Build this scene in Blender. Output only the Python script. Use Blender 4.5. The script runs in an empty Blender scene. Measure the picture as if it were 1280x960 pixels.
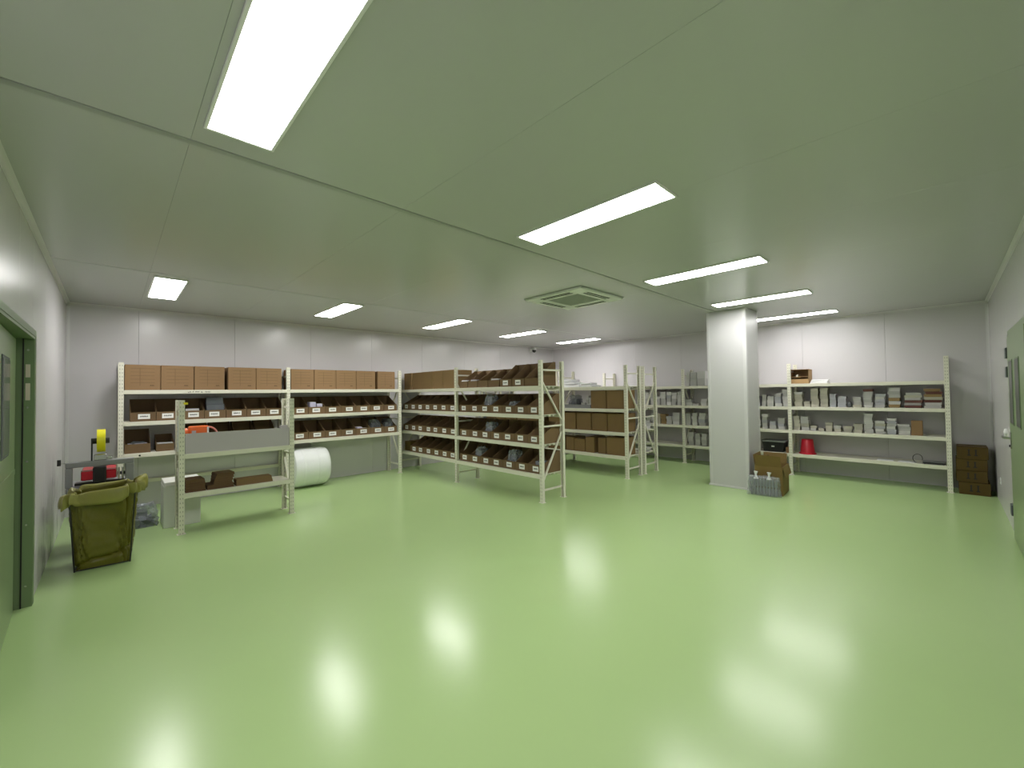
import bpy, bmesh, math, random
from mathutils import Vector, Matrix, noise
random.seed(11)
SC = bpy.context.scene
COL = SC.collection

# ------------------------------------------------------------------ camera, world, exposure
def setup_view():
    yaw, pitch, roll = math.radians(46.109), math.radians(1.25), math.radians(0.78)
    f = Vector((math.cos(yaw)*math.cos(pitch), math.sin(yaw)*math.cos(pitch), math.sin(pitch)))
    r = Vector((math.sin(yaw), -math.cos(yaw), 0)); d = f.cross(r)
    c, s = math.cos(roll), math.sin(roll)
    r2 = c*r + s*d; d2 = -s*r + c*d
    cam = bpy.data.cameras.new('camera'); o = bpy.data.objects.new('camera', cam); COL.objects.link(o)
    m = Matrix((r2, -d2, -f)).transposed().to_4x4(); m.translation = Vector((0, 0, 1.57))
    o.matrix_world = m
    cam.sensor_fit = 'HORIZONTAL'; cam.sensor_width = 36.0; cam.lens = 36.0*520.4/1280.0
    cam.clip_start = 0.02; cam.clip_end = 100
    SC.camera = o
    w = bpy.data.worlds.new('world'); SC.world = w; w.use_nodes = True
    w.node_tree.nodes['Background'].inputs[0].default_value = (0.02, 0.02, 0.02, 1)
    SC.view_settings.view_transform = 'Standard'; SC.view_settings.look = 'None'
    SC.view_settings.gamma = 1.0; SC.view_settings.use_curve_mapping = False
    SC.view_settings.exposure = EXPOSURE
EXPOSURE = 0.0
LAMP = 27.0            # radiance of the ceiling light panels
setup_view()

H = 2.87
XL, XR, YD, YB = -0.44, 9.52, -0.48, 8.12

# ------------------------------------------------------------------ materials
def new_mat(name):
    m = bpy.data.materials.new(name); m.use_nodes = True
    nt = m.node_tree; b = nt.nodes['Principled BSDF']
    return m, nt, b
def N(nt, t, **kw):
    n = nt.nodes.new(t)
    for k, v in kw.items(): setattr(n, k, v)
    return n
def math_n(nt, op, a, b=None, c=None):
    n = N(nt, 'ShaderNodeMath', operation=op)
    for i, v in enumerate((a, b, c)):
        if v is None: continue
        if isinstance(v, (int, float)): n.inputs[i].default_value = v
        else: nt.links.new(v, n.inputs[i])
    return n.outputs[0]
def mixc(nt, fac, a, b):
    n = N(nt, 'ShaderNodeMix', data_type='RGBA')
    if isinstance(fac, (int, float)): n.inputs[0].default_value = fac
    else: nt.links.new(fac, n.inputs[0])
    for i, v in ((6, a), (7, b)):
        if isinstance(v, tuple): n.inputs[i].default_value = (*v, 1) if len(v) == 3 else v
        else: nt.links.new(v, n.inputs[i])
    return n.outputs[2]
def plain(name, col, rough=0.5, metal=0.0, spec=0.5, var=0.0, bump=0.0, bscale=60, **kw):
    m, nt, b = new_mat(name)
    b.inputs['Base Color'].default_value = (*col, 1)
    b.inputs['Roughness'].default_value = rough; b.inputs['Metallic'].default_value = metal
    b.inputs['Specular IOR Level'].default_value = spec
    for k, v in kw.items(): b.inputs[k].default_value = v
    tc = N(nt, 'ShaderNodeTexCoord')
    if var > 0:
        oi = N(nt, 'ShaderNodeObjectInfo')
        nz = N(nt, 'ShaderNodeTexNoise'); nz.inputs['Scale'].default_value = 5.0; nz.inputs['Detail'].default_value = 4
        nt.links.new(tc.outputs['Object'], nz.inputs['Vector'])
        t = math_n(nt, 'ADD', math_n(nt, 'MULTIPLY', oi.outputs['Random'], 0.65), math_n(nt, 'MULTIPLY', nz.outputs[0], 0.35))
        lo = tuple(c*(1-var) for c in col); hi = tuple(min(1, c*(1+var)) for c in col)
        nt.links.new(mixc(nt, t, lo, hi), b.inputs['Base Color'])
    if bump > 0:
        nb = N(nt, 'ShaderNodeTexNoise'); nb.inputs['Scale'].default_value = bscale; nb.inputs['Detail'].default_value = 3
        nt.links.new(tc.outputs['Object'], nb.inputs['Vector'])
        bp = N(nt, 'ShaderNodeBump'); bp.inputs['Strength'].default_value = bump; bp.inputs['Distance'].default_value = 0.01
        nt.links.new(nb.outputs[0], bp.inputs['Height']); nt.links.new(bp.outputs[0], b.inputs['Normal'])
    return m

def floor_material():
    m, nt, b = new_mat('green_epoxy')
    tc = N(nt, 'ShaderNodeTexCoord')
    n1 = N(nt, 'ShaderNodeTexNoise'); n1.inputs['Scale'].default_value = 0.7; n1.inputs['Detail'].default_value = 5
    n2 = N(nt, 'ShaderNodeTexNoise'); n2.inputs['Scale'].default_value = 9; n2.inputs['Detail'].default_value = 6
    mp = N(nt, 'ShaderNodeMapping'); mp.inputs['Scale'].default_value = (1.2, 14, 1); mp.inputs['Rotation'].default_value = (0, 0, 0.6)
    n3 = N(nt, 'ShaderNodeTexNoise'); n3.inputs['Scale'].default_value = 1.6; n3.inputs['Detail'].default_value = 8; n3.inputs['Roughness'].default_value = 0.75
    nt.links.new(tc.outputs['Object'], n1.inputs['Vector']); nt.links.new(tc.outputs['Object'], n2.inputs['Vector'])
    nt.links.new(tc.outputs['Object'], mp.inputs['Vector']); nt.links.new(mp.outputs[0], n3.inputs['Vector'])
    c = mixc(nt, n1.outputs[0], FLOOR_A, FLOOR_B)
    scr = N(nt, 'ShaderNodeValToRGB'); scr.color_ramp.elements[0].position = 0.70; scr.color_ramp.elements[1].position = 0.78
    nt.links.new(n3.outputs[0], scr.inputs[0])
    c = mixc(nt, math_n(nt, 'MULTIPLY', scr.outputs[0], 0.22), c, (0.16, 0.26, 0.10))
    nt.links.new(c, b.inputs['Base Color'])
    r = math_n(nt, 'ADD', 0.18, math_n(nt, 'MULTIPLY', n1.outputs[0], 0.08))
    nt.links.new(r, b.inputs['Roughness'])
    b.inputs['Specular IOR Level'].default_value = 0.5
    bp = N(nt, 'ShaderNodeBump'); bp.inputs['Strength'].default_value = 0.012; bp.inputs['Distance'].default_value = 0.01
    nt.links.new(n2.outputs[0], bp.inputs['Height']); nt.links.new(bp.outputs[0], b.inputs['Normal'])
    return m
FLOOR_A = (0.415, 0.585, 0.255); FLOOR_B = (0.450, 0.615, 0.280)

def wall_scuff_material():
    m, nt, b = new_mat('scuffed_wall_panel')
    geo = N(nt, 'ShaderNodeNewGeometry'); sp = N(nt, 'ShaderNodeSeparateXYZ'); nt.links.new(geo.outputs['Position'], sp.inputs[0])
    n = N(nt, 'ShaderNodeTexNoise'); n.inputs['Scale'].default_value = 3.2; n.inputs['Detail'].default_value = 7; n.inputs['Roughness'].default_value = 0.65
    mp = N(nt, 'ShaderNodeMapping'); mp.inputs['Scale'].default_value = (1, 1.0, 0.45)
    nt.links.new(geo.outputs['Position'], mp.inputs['Vector']); nt.links.new(mp.outputs[0], n.inputs['Vector'])
    ramp = N(nt, 'ShaderNodeValToRGB'); ramp.color_ramp.elements[0].position = 0.50; ramp.color_ramp.elements[1].position = 0.72
    nt.links.new(n.outputs[0], ramp.inputs[0])
    mr = N(nt, 'ShaderNodeMapRange'); mr.inputs['From Min'].default_value = 1.05; mr.inputs['From Max'].default_value = 0.55
    nt.links.new(sp.outputs['Z'], mr.inputs['Value'])
    f = math_n(nt, 'MULTIPLY', math_n(nt, 'MULTIPLY', ramp.outputs[0], mr.outputs[0]), 0.95)
    nt.links.new(mixc(nt, f, WALLC, (0.12, 0.12, 0.12)), b.inputs['Base Color'])
    b.inputs['Roughness'].default_value = 0.26
    return m
WALLC = (0.625, 0.605, 0.625)

def upright_material():
    m, nt, b = new_mat('perforated_upright_paint')
    tc = N(nt, 'ShaderNodeTexCoord'); sp = N(nt, 'ShaderNodeSeparateXYZ'); nt.links.new(tc.outputs['Object'], sp.inputs[0])
    ax = math_n(nt, 'ABSOLUTE', sp.outputs['X'])
    m1 = math_n(nt, 'LESS_THAN', math_n(nt, 'ABSOLUTE', math_n(nt, 'SUBTRACT', ax, 0.012)), 0.0042)
    fz = math_n(nt, 'FRACT', math_n(nt, 'DIVIDE', sp.outputs['Z'], 0.05))
    m2 = math_n(nt, 'LESS_THAN', fz, 0.36)
    sn = N(nt, 'ShaderNodeSeparateXYZ'); nt.links.new(tc.outputs['Normal'], sn.inputs[0])
    m3 = math_n(nt, 'GREATER_THAN', math_n(nt, 'ABSOLUTE', sn.outputs['Y']), 0.7)
    f = math_n(nt, 'MULTIPLY', math_n(nt, 'MULTIPLY', m1, m2), m3)
    nt.links.new(mixc(nt, f, CREAM, (0.44, 0.425, 0.35)), b.inputs['Base Color'])
    b.inputs['Roughness'].default_value = 0.42
    return m
CREAM = (0.76, 0.74, 0.63)

def carton_material(name, col, printed=True):
    m, nt, b = new_mat(name)
    tc = N(nt, 'ShaderNodeTexCoord'); oi = N(nt, 'ShaderNodeObjectInfo')
    g = N(nt, 'ShaderNodeSeparateXYZ'); nt.links.new(tc.outputs['Generated'], g.inputs[0])
    sn = N(nt, 'ShaderNodeSeparateXYZ'); nt.links.new(tc.outputs['Normal'], sn.inputs[0])
    nz = N(nt, 'ShaderNodeTexNoise'); nz.inputs['Scale'].default_value = 9; nz.inputs['Detail'].default_value = 5
    nt.links.new(tc.outputs['Object'], nz.inputs['Vector'])
    t = math_n(nt, 'ADD', math_n(nt, 'MULTIPLY', oi.outputs['Random'], 0.6), math_n(nt, 'MULTIPLY', nz.outputs[0], 0.4))
    c = mixc(nt, t, tuple(x*0.86 for x in col), tuple(x*1.14 for x in col))
    if printed:
        X, Z = g.outputs['X'], g.outputs['Z']
        front = math_n(nt, 'LESS_THAN', sn.outputs['Y'], -0.7)
        inx = math_n(nt, 'LESS_THAN', math_n(nt, 'ABSOLUTE', math_n(nt, 'SUBTRACT', X, 0.5)), 0.34)
        inz = math_n(nt, 'LESS_THAN', math_n(nt, 'ABSOLUTE', math_n(nt, 'SUBTRACT', Z, 0.53)), 0.36)
        ln = math_n(nt, 'LESS_THAN', math_n(nt, 'FRACT', math_n(nt, 'MULTIPLY', Z, 7.0)), 0.10)
        vl = math_n(nt, 'LESS_THAN', math_n(nt, 'ABSOLUTE', math_n(nt, 'SUBTRACT', X, 0.42)), 0.008)
        lines = math_n(nt, 'MAXIMUM', ln, vl)
        f = math_n(nt, 'MULTIPLY', math_n(nt, 'MULTIPLY', inx, inz), math_n(nt, 'MULTIPLY', lines, front))
        d1 = math_n(nt, 'LESS_THAN', math_n(nt, 'ABSOLUTE', math_n(nt, 'SUBTRACT', X, 0.76)), 0.07)
        d2 = math_n(nt, 'LESS_THAN', math_n(nt, 'ABSOLUTE', math_n(nt, 'SUBTRACT', Z, 0.19)), 0.022)
        nn = N(nt, 'ShaderNodeTexNoise'); nn.inputs['Scale'].default_value = 90
        nt.links.new(tc.outputs['Object'], nn.inputs['Vector'])
        wd = math_n(nt, 'MULTIPLY', math_n(nt, 'MULTIPLY', d1, d2), math_n(nt, 'MULTIPLY', front, math_n(nt, 'GREATER_THAN', nn.outputs[0], 0.48)))
        c = mixc(nt, math_n(nt, 'MULTIPLY', f, 0.55), c, tuple(x*0.4 for x in col))
        c = mixc(nt, math_n(nt, 'MULTIPLY', wd, 0.8), c, tuple(x*0.25 for x in col))
    nt.links.new(c, b.inputs['Base Color'])
    b.inputs['Roughness'].default_value = 0.75; b.inputs['Specular IOR Level'].default_value = 0.25
    return m

def label_material():
    m, nt, b = new_mat('printed_label')
    tc = N(nt, 'ShaderNodeTexCoord'); g = N(nt, 'ShaderNodeSeparateXYZ'); nt.links.new(tc.outputs['Generated'], g.inputs[0])
    oi = N(nt, 'ShaderNodeObjectInfo')
    mp = N(nt, 'ShaderNodeMapping'); mp.inputs['Scale'].default_value = (260, 1, 40)
    nt.links.new(tc.outputs['Object'], mp.inputs['Vector']); nt.links.new(oi.outputs['Random'], mp.inputs['Location'])
    nz = N(nt, 'ShaderNodeTexNoise'); nz.inputs['Scale'].default_value = 1.0; nt.links.new(mp.outputs[0], nz.inputs['Vector'])
    a = math_n(nt, 'LESS_THAN', math_n(nt, 'ABSOLUTE', math_n(nt, 'SUBTRACT', g.outputs['X'], 0.5)), 0.34)
    z = math_n(nt, 'LESS_THAN', math_n(nt, 'ABSOLUTE', math_n(nt, 'SUBTRACT', g.outputs['Z'], 0.52)), 0.13)
    t = math_n(nt, 'GREATER_THAN', nz.outputs[0], 0.44)
    f = math_n(nt, 'MULTIPLY', math_n(nt, 'MULTIPLY', a, z), t)
    nt.links.new(mixc(nt, f, (0.86, 0.86, 0.84), (0.10, 0.10, 0.11)), b.inputs['Base Color'])
    b.inputs['Roughness'].default_value = 0.5
    return m

def clear_material(name, col, alpha, rough=0.15):
    m, nt, b = new_mat(name)
    b.inputs['Base Color'].default_value = (*col, 1); b.inputs['Roughness'].default_value = rough
    tc = N(nt, 'ShaderNodeTexCoord'); nz = N(nt, 'ShaderNodeTexNoise'); nz.inputs['Scale'].default_value = 14; nz.inputs['Detail'].default_value = 4
    nt.links.new(tc.outputs['Object'], nz.inputs['Vector'])
    a = math_n(nt, 'ADD', alpha-0.15, math_n(nt, 'MULTIPLY', nz.outputs[0], 0.3))
    nt.links.new(a, b.inputs['Alpha'])
    bp = N(nt, 'ShaderNodeBump'); bp.inputs['Strength'].default_value = 0.5; bp.inputs['Distance'].default_value = 0.02
    nt.links.new(nz.outputs[0], bp.inputs['Height']); nt.links.new(bp.outputs[0], b.inputs['Normal'])
    return m

def lamp_material():
    m, nt, b = new_mat('lit_diffuser')
    b.inputs['Base Color'].default_value = (0.9, 0.9, 0.9, 1)
    b.inputs['Emission Color'].default_value = (1.0, 0.985, 0.965, 1); b.inputs['Emission Strength'].default_value = LAMP
    return m

KRAFT = (0.285, 0.175, 0.090)
M = dict(
    floor=floor_material(), wall=plain('wall_panel_paint', WALLC, 0.25, spec=0.5), scuff=wall_scuff_material(), cladding=plain('column_cladding_paint', (0.57, 0.56, 0.57), 0.42),
    ceil=plain('ceiling_panel_paint', (0.50, 0.50, 0.505), 0.24, spec=0.5), joint=plain('joint_sealant', (0.36, 0.36, 0.35), 0.7),
    trim=plain('white_aluminium_trim', (0.62, 0.61, 0.62), 0.3), seam=plain('ceiling_profile', (0.34, 0.345, 0.34), 0.4),
    cream=plain('cream_rack_paint', CREAM, 0.42), upright=upright_material(), board=plain('cream_shelf_board', (0.70, 0.68, 0.59), 0.5),
    carton=carton_material('kraft_carton', KRAFT), kraft=carton_material('kraft_board', KRAFT, False),
    kraft_dark=carton_material('dark_kraft_board', (0.15, 0.085, 0.045), False), label=label_material(), bin_kraft=carton_material('bin_kraft_board', (0.175, 0.112, 0.058), False), plain_kraft=carton_material('plain_kraft_board', (0.215, 0.138, 0.062), False), pale_kraft=carton_material('pale_kraft_board', (0.42, 0.27, 0.13), False),
    olive_kraft=carton_material('olive_kraft_card', (0.20, 0.132, 0.045), False), olive_box=carton_material('olive_kraft_board', (0.090, 0.058, 0.014), False),
    white_card=plain('white_card', (0.56, 0.55, 0.54), 0.55, var=0.36), beige_card=plain('beige_card', (0.50, 0.475, 0.40), 0.6, var=0.20),
    blue_card=plain('bluish_card', (0.46, 0.46, 0.51), 0.55, var=0.2), tan_card=plain('tan_card', (0.30, 0.20, 0.09), 0.7, var=0.12),
    red_card=plain('dark_red_card', (0.12, 0.04, 0.03), 0.6), black=plain('black_plastic', (0.012, 0.012, 0.013), 0.4),
    ink=plain('black_ink', (0.03, 0.03, 0.03), 0.8), grey=plain('grey_metal', (0.27, 0.275, 0.28), 0.45), grey_panel=plain('grey_tray_plastic', (0.53, 0.48, 0.53), 0.5),
    steel=plain('brushed_steel', (0.55, 0.55, 0.55), 0.25, metal=1.0), dark=plain('dark_void', (0.02, 0.02, 0.02), 0.8),
    green_door=plain('green_door_paint', (0.235, 0.315, 0.165), 0.28), green_frame=plain('green_frame_paint', (0.16, 0.225, 0.115), 0.35),
    plate=plain('glint_tinted_plate', (0.72, 0.62, 0.55), 0.3, metal=0.4), glass_grey=plain('grey_window_glass', (0.16, 0.165, 0.16), 0.12, spec=0.6), glass=plain('dark_window_glass', (0.06, 0.065, 0.065), 0.06, spec=0.6), white_plastic=plain('white_plastic', (0.80, 0.80, 0.80), 0.35),  # strike plate colour is light and warm to paint in its reflections
    yellow=plain('yellow_tape', (0.85, 0.78, 0.02), 0.3), red=plain('red_plastic', (0.55, 0.012, 0.03), 0.35), orange=plain('orange_plastic', (0.80, 0.14, 0.015), 0.35),
    pink=plain('pink_strap', (0.75, 0.30, 0.24), 0.5), lamp=lamp_material(), ac=plain('air_conditioner_plastic', (0.74, 0.75, 0.73), 0.4),
    ac_grille=plain('air_conditioner_grille', (0.42, 0.44, 0.40), 0.6), clear=clear_material('clear_film', (0.40, 0.43, 0.48), 0.45),
    clear_thin=clear_material('thin_clear_film', (0.50, 0.53, 0.56), 0.28), clear_dark=clear_material('grey_film', (0.19, 0.21, 0.235), 0.50), film=plain('bubble_film', (0.86, 0.88, 0.88), 0.22, bump=0.35, bscale=140),
    foam=plain('white_foam', (0.74, 0.75, 0.70), 0.6), purple=plain('lilac_pack', (0.52, 0.50, 0.66), 0.4, var=0.1), charcoal=plain('charcoal_pack', (0.10, 0.11, 0.12), 0.6),
    olive_bag=plain('olive_sack_film', (0.125, 0.115, 0.008), 0.33, spec=0.5, bump=0.5, bscale=11), olive_film=plain('olive_rim_film', (0.26, 0.25, 0.06), 0.3, spec=0.5, bump=0.4, bscale=14),
    paper=plain('white_paper', (0.84, 0.84, 0.86), 0.6, var=0.05), tube=plain('grey_vials', (0.20, 0.21, 0.23), 0.3, var=0.1),
)

# ------------------------------------------------------------------ mesh helpers
class MB:
    def __init__(self): self.v = []; self.f = []
    def poly(self, base, vs, fs):
        n = len(self.v); self.v += [tuple(p) for p in vs]; self.f += [tuple(i+n for i in q) for q in fs]; return self
    def box(self, x0, x1, y0, y1, z0, z1):
        vs = [(x, y, z) for z in (z0, z1) for (x, y) in ((x0, y0), (x1, y0), (x1, y1), (x0, y1))]
        return self.poly(0, vs, [(3, 2, 1, 0), (4, 5, 6, 7), (0, 1, 5, 4), (1, 2, 6, 5), (2, 3, 7, 6), (3, 0, 4, 7)])
    def prism(self, pts, axis, a0, a1):
        n = len(pts)
        def P(p, a):
            return {'x': (a, p[0], p[1]), 'y': (p[0], a, p[1]), 'z': (p[0], p[1], a)}[axis]
        vs = [P(p, a0) for p in pts] + [P(p, a1) for p in pts]
        fs = [tuple(range(n))[::-1], tuple(range(n, 2*n))] + [(i, (i+1) % n, n+(i+1) % n, n+i) for i in range(n)]
        return self.poly(0, vs, fs)
    def bar(self, p0, p1, w, t, up=(0, 0, 1)):
        p0, p1 = Vector(p0), Vector(p1); d = (p1-p0).normalized(); u = Vector(up)
        if abs(d.dot(u)) > 0.99: u = Vector((1, 0, 0))
        s = d.cross(u).normalized(); u = s.cross(d)
        vs = []
        for p in (p0, p1):
            for a, b in ((-1, -1), (1, -1), (1, 1), (-1, 1)): vs.append(p + s*a*w/2 + u*b*t/2)
        return self.poly(0, vs, [(3, 2, 1, 0), (4, 5, 6, 7), (0, 1, 5, 4), (1, 2, 6, 5), (2, 3, 7, 6), (3, 0, 4, 7)])
    def lathe(self, prof, axis='z', c=(0, 0, 0), n=20):
        vs = []; m = len(prof)
        for i in range(n):
            a = 2*math.pi*i/n
            for r, h in prof:
                q = {'z': (r*math.cos(a), r*math.sin(a), h), 'x': (h, r*math.cos(a), r*math.sin(a)), 'y': (r*math.cos(a), h, r*math.sin(a))}[axis]
                vs.append((q[0]+c[0], q[1]+c[1], q[2]+c[2]))
        fs = []
        for i in range(n):
            j = (i+1) % n
            for k in range(m-1): fs.append((i*m+k, j*m+k, j*m+k+1, i*m+k+1))
        fs.append(tuple(i*m for i in range(n))); fs.append(tuple(i*m+m-1 for i in range(n))[::-1])
        return self.poly(0, vs, fs)
    def cyl(self, p0, p1, r, n=10):
        p0, p1 = Vector(p0), Vector(p1); d = (p1-p0).normalized(); u = Vector((0, 0, 1)) if abs(d.z) < 0.9 else Vector((1, 0, 0))
        s = d.cross(u).normalized(); u = s.cross(d)
        vs = [p + (s*math.cos(2*math.pi*i/n)+u*math.sin(2*math.pi*i/n))*r for p in (p0, p1) for i in range(n)]
        fs = [tuple(range(n))[::-1], tuple(range(n, 2*n))] + [(i, (i+1) % n, n+(i+1) % n, n+i) for i in range(n)]
        return self.poly(0, vs, fs)
    def tube(self, pts, r, n=8):
        for a, b in zip(pts[:-1], pts[1:]): self.cyl(a, b, r, n)
        return self
    def mesh(self, name, mat, bevel=0.0, smooth=False, seg=1):
        bm = bmesh.new(); vs = [bm.verts.new(p) for p in self.v]
        for q in self.f:
            try: bm.faces.new([vs[i] for i in q])
            except ValueError: pass
        bmesh.ops.recalc_face_normals(bm, faces=bm.faces)
        if bevel > 0:
            bmesh.ops.bevel(bm, geom=list(bm.edges), offset=bevel, segments=seg, profile=0.6, affect='EDGES', clamp_overlap=True)
        me = bpy.data.meshes.new(name); bm.to_mesh(me); bm.free()
        if mat: me.materials.append(M[mat] if isinstance(mat, str) else mat)
        if smooth:
            for p in me.polygons: p.use_smooth = True
            try: me.set_sharp_from_angle(angle=math.radians(40))
            except Exception: pass
        return me
    def build(self, name, mat, parent=None, loc=(0, 0, 0), rz=0.0, bevel=0.0, smooth=False, seg=1):
        return link(name, self.mesh(name, mat, bevel, smooth, seg), parent, loc, rz)
def link(name, me, parent=None, loc=(0, 0, 0), rz=0.0):
    o = bpy.data.objects.new(name, me); COL.objects.link(o); o.location = loc; o.rotation_euler = (0, 0, rz)
    if parent: o.parent = parent
    return o
def tag(o, label=None, cat=None, group=None, kind=None):
    if label: o['label'] = label
    if cat: o['category'] = cat
    if group: o['group'] = group
    if kind: o['kind'] = kind
    return o
def empty(name, loc=(0, 0, 0), rz=0.0):
    o = bpy.data.objects.new(name, None); COL.objects.link(o); o.location = loc; o.rotation_euler = (0, 0, rz); o.empty_display_size = 0.1
    return o
ORD = ['first', 'second', 'third', 'fourth', 'fifth', 'sixth', 'seventh', 'eighth', 'ninth', 'tenth', 'eleventh', 'twelfth', 'thirteenth', 'fourteenth']

# ------------------------------------------------------------------ room shell
floor = MB().box(XL-0.3, XR+0.2, YD-0.2, YB+0.2, -0.1, 0).build('floor', 'floor'); tag(floor, 'glossy green epoxy floor', None, kind='structure')
G = 0.0022
XJ = [0.28 + 1.185*k for k in range(8)]
ceiling = MB().box(XL-0.1, XR+0.1, YD-0.1, YB+0.1, H+0.03, H+0.10).build('ceiling', 'joint'); tag(ceiling, 'grey-white glossy panel ceiling', None, kind='structure')
xs = [XL] + XJ + [XR]; rows = [(YD, 2.60), (2.65, 5.635), (5.66, YB)]
for (y0, y1) in rows:
    for a, b in zip(xs[:-1], xs[1:]):
        MB().box(a+0.0005, b-0.0005, y0, y1, H, H+0.03).build('ceiling_panel', 'ceil', ceiling, bevel=0.0005)
MB().box(XL, XR, 2.603, 2.647, H-0.004, H+0.03).build('ceiling_profile', 'seam', ceiling, bevel=0.003)
MB().box(XL, XR, 5.637, 5.658, H+0.001, H+0.03).build('ceiling_profile', 'seam', ceiling)

def panels(wall, axis, joints, face, thick, mat, z0=0.0, z1=H):
    # thick: signed offset of the back of the panel from its face
    for a, b in zip(joints[:-1], joints[1:]):
        lo, hi = sorted((face, face+thick)); a, b = sorted((a, b))
        mb = MB()
        if axis == 'x': mb.box(a+G/2, b-G/2, lo, hi, z0, z1)
        else: mb.box(lo, hi, a+G/2, b-G/2, z0, z1)
        mb.build('wall_panel', mat, wall, bevel=0.0008)
wall_back = MB().box(XL-0.1, XR+0.1, YB+0.03, YB+0.1, 0, H+0.03).build('wall_back', 'joint'); tag(wall_back, 'grey panel wall behind the left racks', kind='structure')
panels(wall_back, 'x', [XL]+XJ+[XR], YB, 0.03, 'wall')
RJ = [YD, 0.69, 1.87, 3.05, 4.23, 5.41, 6.59, 7.77, YB]
wall_right = MB().box(XR+0.03, XR+0.1, YD-0.1, YB+0.03, 0, H+0.03).build('wall_right', 'joint'); tag(wall_right, 'grey panel wall behind the right racks', kind='structure')
panels(wall_right, 'y', RJ, XR, 0.03, 'wall')
wall_near = MB().box(XL-0.1, XR+0.03, YD-0.1, YD-0.03, 0, H+0.03).build('wall_near', 'joint'); tag(wall_near, 'grey panel wall with the green door at right', kind='structure')
panels(wall_near, 'x', [XL, 1.1, 2.3, 3.5, 4.7, 5.9, 7.05, 8.2, XR], YD, -0.03, 'wall')
DY0, DY1, DZ = 3.42, 4.88, 2.055
wl = MB(); wl.box(XL-0.16, XL-0.03, YD-0.03, DY0, 0, H+0.03); wl.box(XL-0.16, XL-0.03, DY1, YB+0.03, 0, H+0.03); wl.box(XL-0.16, XL-0.03, DY0, DY1, DZ, H+0.03)
wall_left = wl.build('wall_left', 'joint'); tag(wall_left, 'grey panel wall with scuff marks and open doorway at left', kind='structure')
panels(wall_left, 'y', [YD, 0.7, 1.9, 3.1, DY0], XL, -0.03, 'wall'); panels(wall_left, 'y', [DY0, 4.2, DY1], XL, -0.03, 'wall', DZ)
panels(wall_left, 'y', [DY1, 5.75, 6.93, YB], XL, -0.03, 'scuff')

def cove(name, p0, p1, inx, iny, r=0.032, label=''):
    # quarter-round aluminium trim; inx, iny: unit directions from the edge into the room
    inx, iny = Vector(inx), Vector(iny); p0, p1 = Vector(p0), Vector(p1); n = 6
    prof = [(0.0, 0.0), (r, 0.0)] + [(r-r*math.sin(math.pi/2*i/n), r-r*math.cos(math.pi/2*i/n)) for i in range(1, n)] + [(0.0, r)]
    vs = [p + inx*a + iny*b for p in (p0, p1) for a, b in prof]; m = len(prof)
    fs = [tuple(range(m))[::-1], tuple(range(m, 2*m))] + [(i, (i+1) % m, m+(i+1) % m, m+i) for i in range(m)]
    o = MB().poly(0, vs, fs).build(name, 'trim', smooth=True); tag(o, label, kind='structure'); return o
cove('trim_1', (XL, YB, H), (XR, YB, H), (0, -1, 0), (0, 0, -1), label='ceiling cove trim along the back wall')
cove('trim_2', (XR, YD, H), (XR, YB, H), (-1, 0, 0), (0, 0, -1), label='ceiling cove trim along the right wall')
cove('trim_3', (XL, YD, H), (XL, YB, H), (1, 0, 0), (0, 0, -1), label='ceiling cove trim along the left wall')
cove('trim_4', (XL, YD, H), (XR, YD, H), (0, 1, 0), (0, 0, -1), label='ceiling cove trim above the green door')
cove('trim_5', (XL, YB, 0), (XL, YB, H-0.05), (1, 0, 0), (0, -1, 0), label='vertical corner cove trim at the left')
cove('trim_6', (XR, YB, 0), (XR, YB, H-0.05), (-1, 0, 0), (0, -1, 0), label='vertical corner cove trim at the far corner')
cove('trim_7', (XR, YD, 0), (XR, YD, H-0.05), (-1, 0, 0), (0, 1, 0), label='vertical corner cove trim at the right')

# column
CX0, CX1, CY0, CY1 = 7.19, 7.79, 2.15, 2.75
col = MB().box(CX0, CX1, CY0, CY1, 0.0, H).build('column', 'cladding', bevel=0.003); tag(col, 'square grey clad column with rounded corner trims', 'column', kind='structure')
for cx, cy in ((CX0, CY0), (CX0, CY1), (CX1, CY0), (CX1, CY1)):
    sx = 1 if cx == CX0 else -1; sy = 1 if cy == CY0 else -1
    r = 0.05; pr = [(cx-0.004*sx, cy+r*sy)]
    for i in range(7):
        a = math.pi/2*i/6
        pr.append((cx-0.004*sx + sx*(r-r*math.cos(a))*0.55, cy-0.004*sy + sy*(r-r*math.sin(a))*0.55))
    pr.append((cx+r*sx, cy-0.004*sy)); pr.append((cx+r*sx, cy+r*sy))
    MB().prism(pr, 'z', 0.02, H-0.001).build('corner_trim', 'trim', col, smooth=True)
MB().box(CX0-0.012, CX1+0.012, CY0-0.012, CY1+0.012, 0.0, 0.03).build('base_lip', 'trim', col, bevel=0.004)

# left door: recessed green leaf in a green frame
d1 = empty('door_1', (XL, DY1, 0)); tag(d1, 'green door with dark window in a recessed green frame', kind='structure')
fr = MB(); fr.box(0.0, 0.014, -0.0, 0.05, 0, DZ+0.05); fr.box(0.0, 0.014, DY0-DY1-0.05, DY0-DY1, 0, DZ+0.05); fr.box(0.0, 0.014, DY0-DY1, 0.0, DZ, DZ+0.05)
fr.build('door_frame', 'green_frame', d1, bevel=0.003)
jm = MB(); jm.box(-0.155, 0.012, -0.022, -0.002, 0, DZ); jm.box(-0.155, 0.012, DY0-DY1+0.002, DY0-DY1+0.022, 0, DZ); jm.box(-0.155, 0.012, DY0-DY1+0.022, -0.022, DZ-0.02, DZ-0.002)
jm.build('door_jamb', 'green_frame', d1)
MB().box(-0.150, -0.120, -0.045, -0.022, 0, DZ-0.02).build('door_stop', 'green_frame', d1, bevel=0.002)
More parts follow.
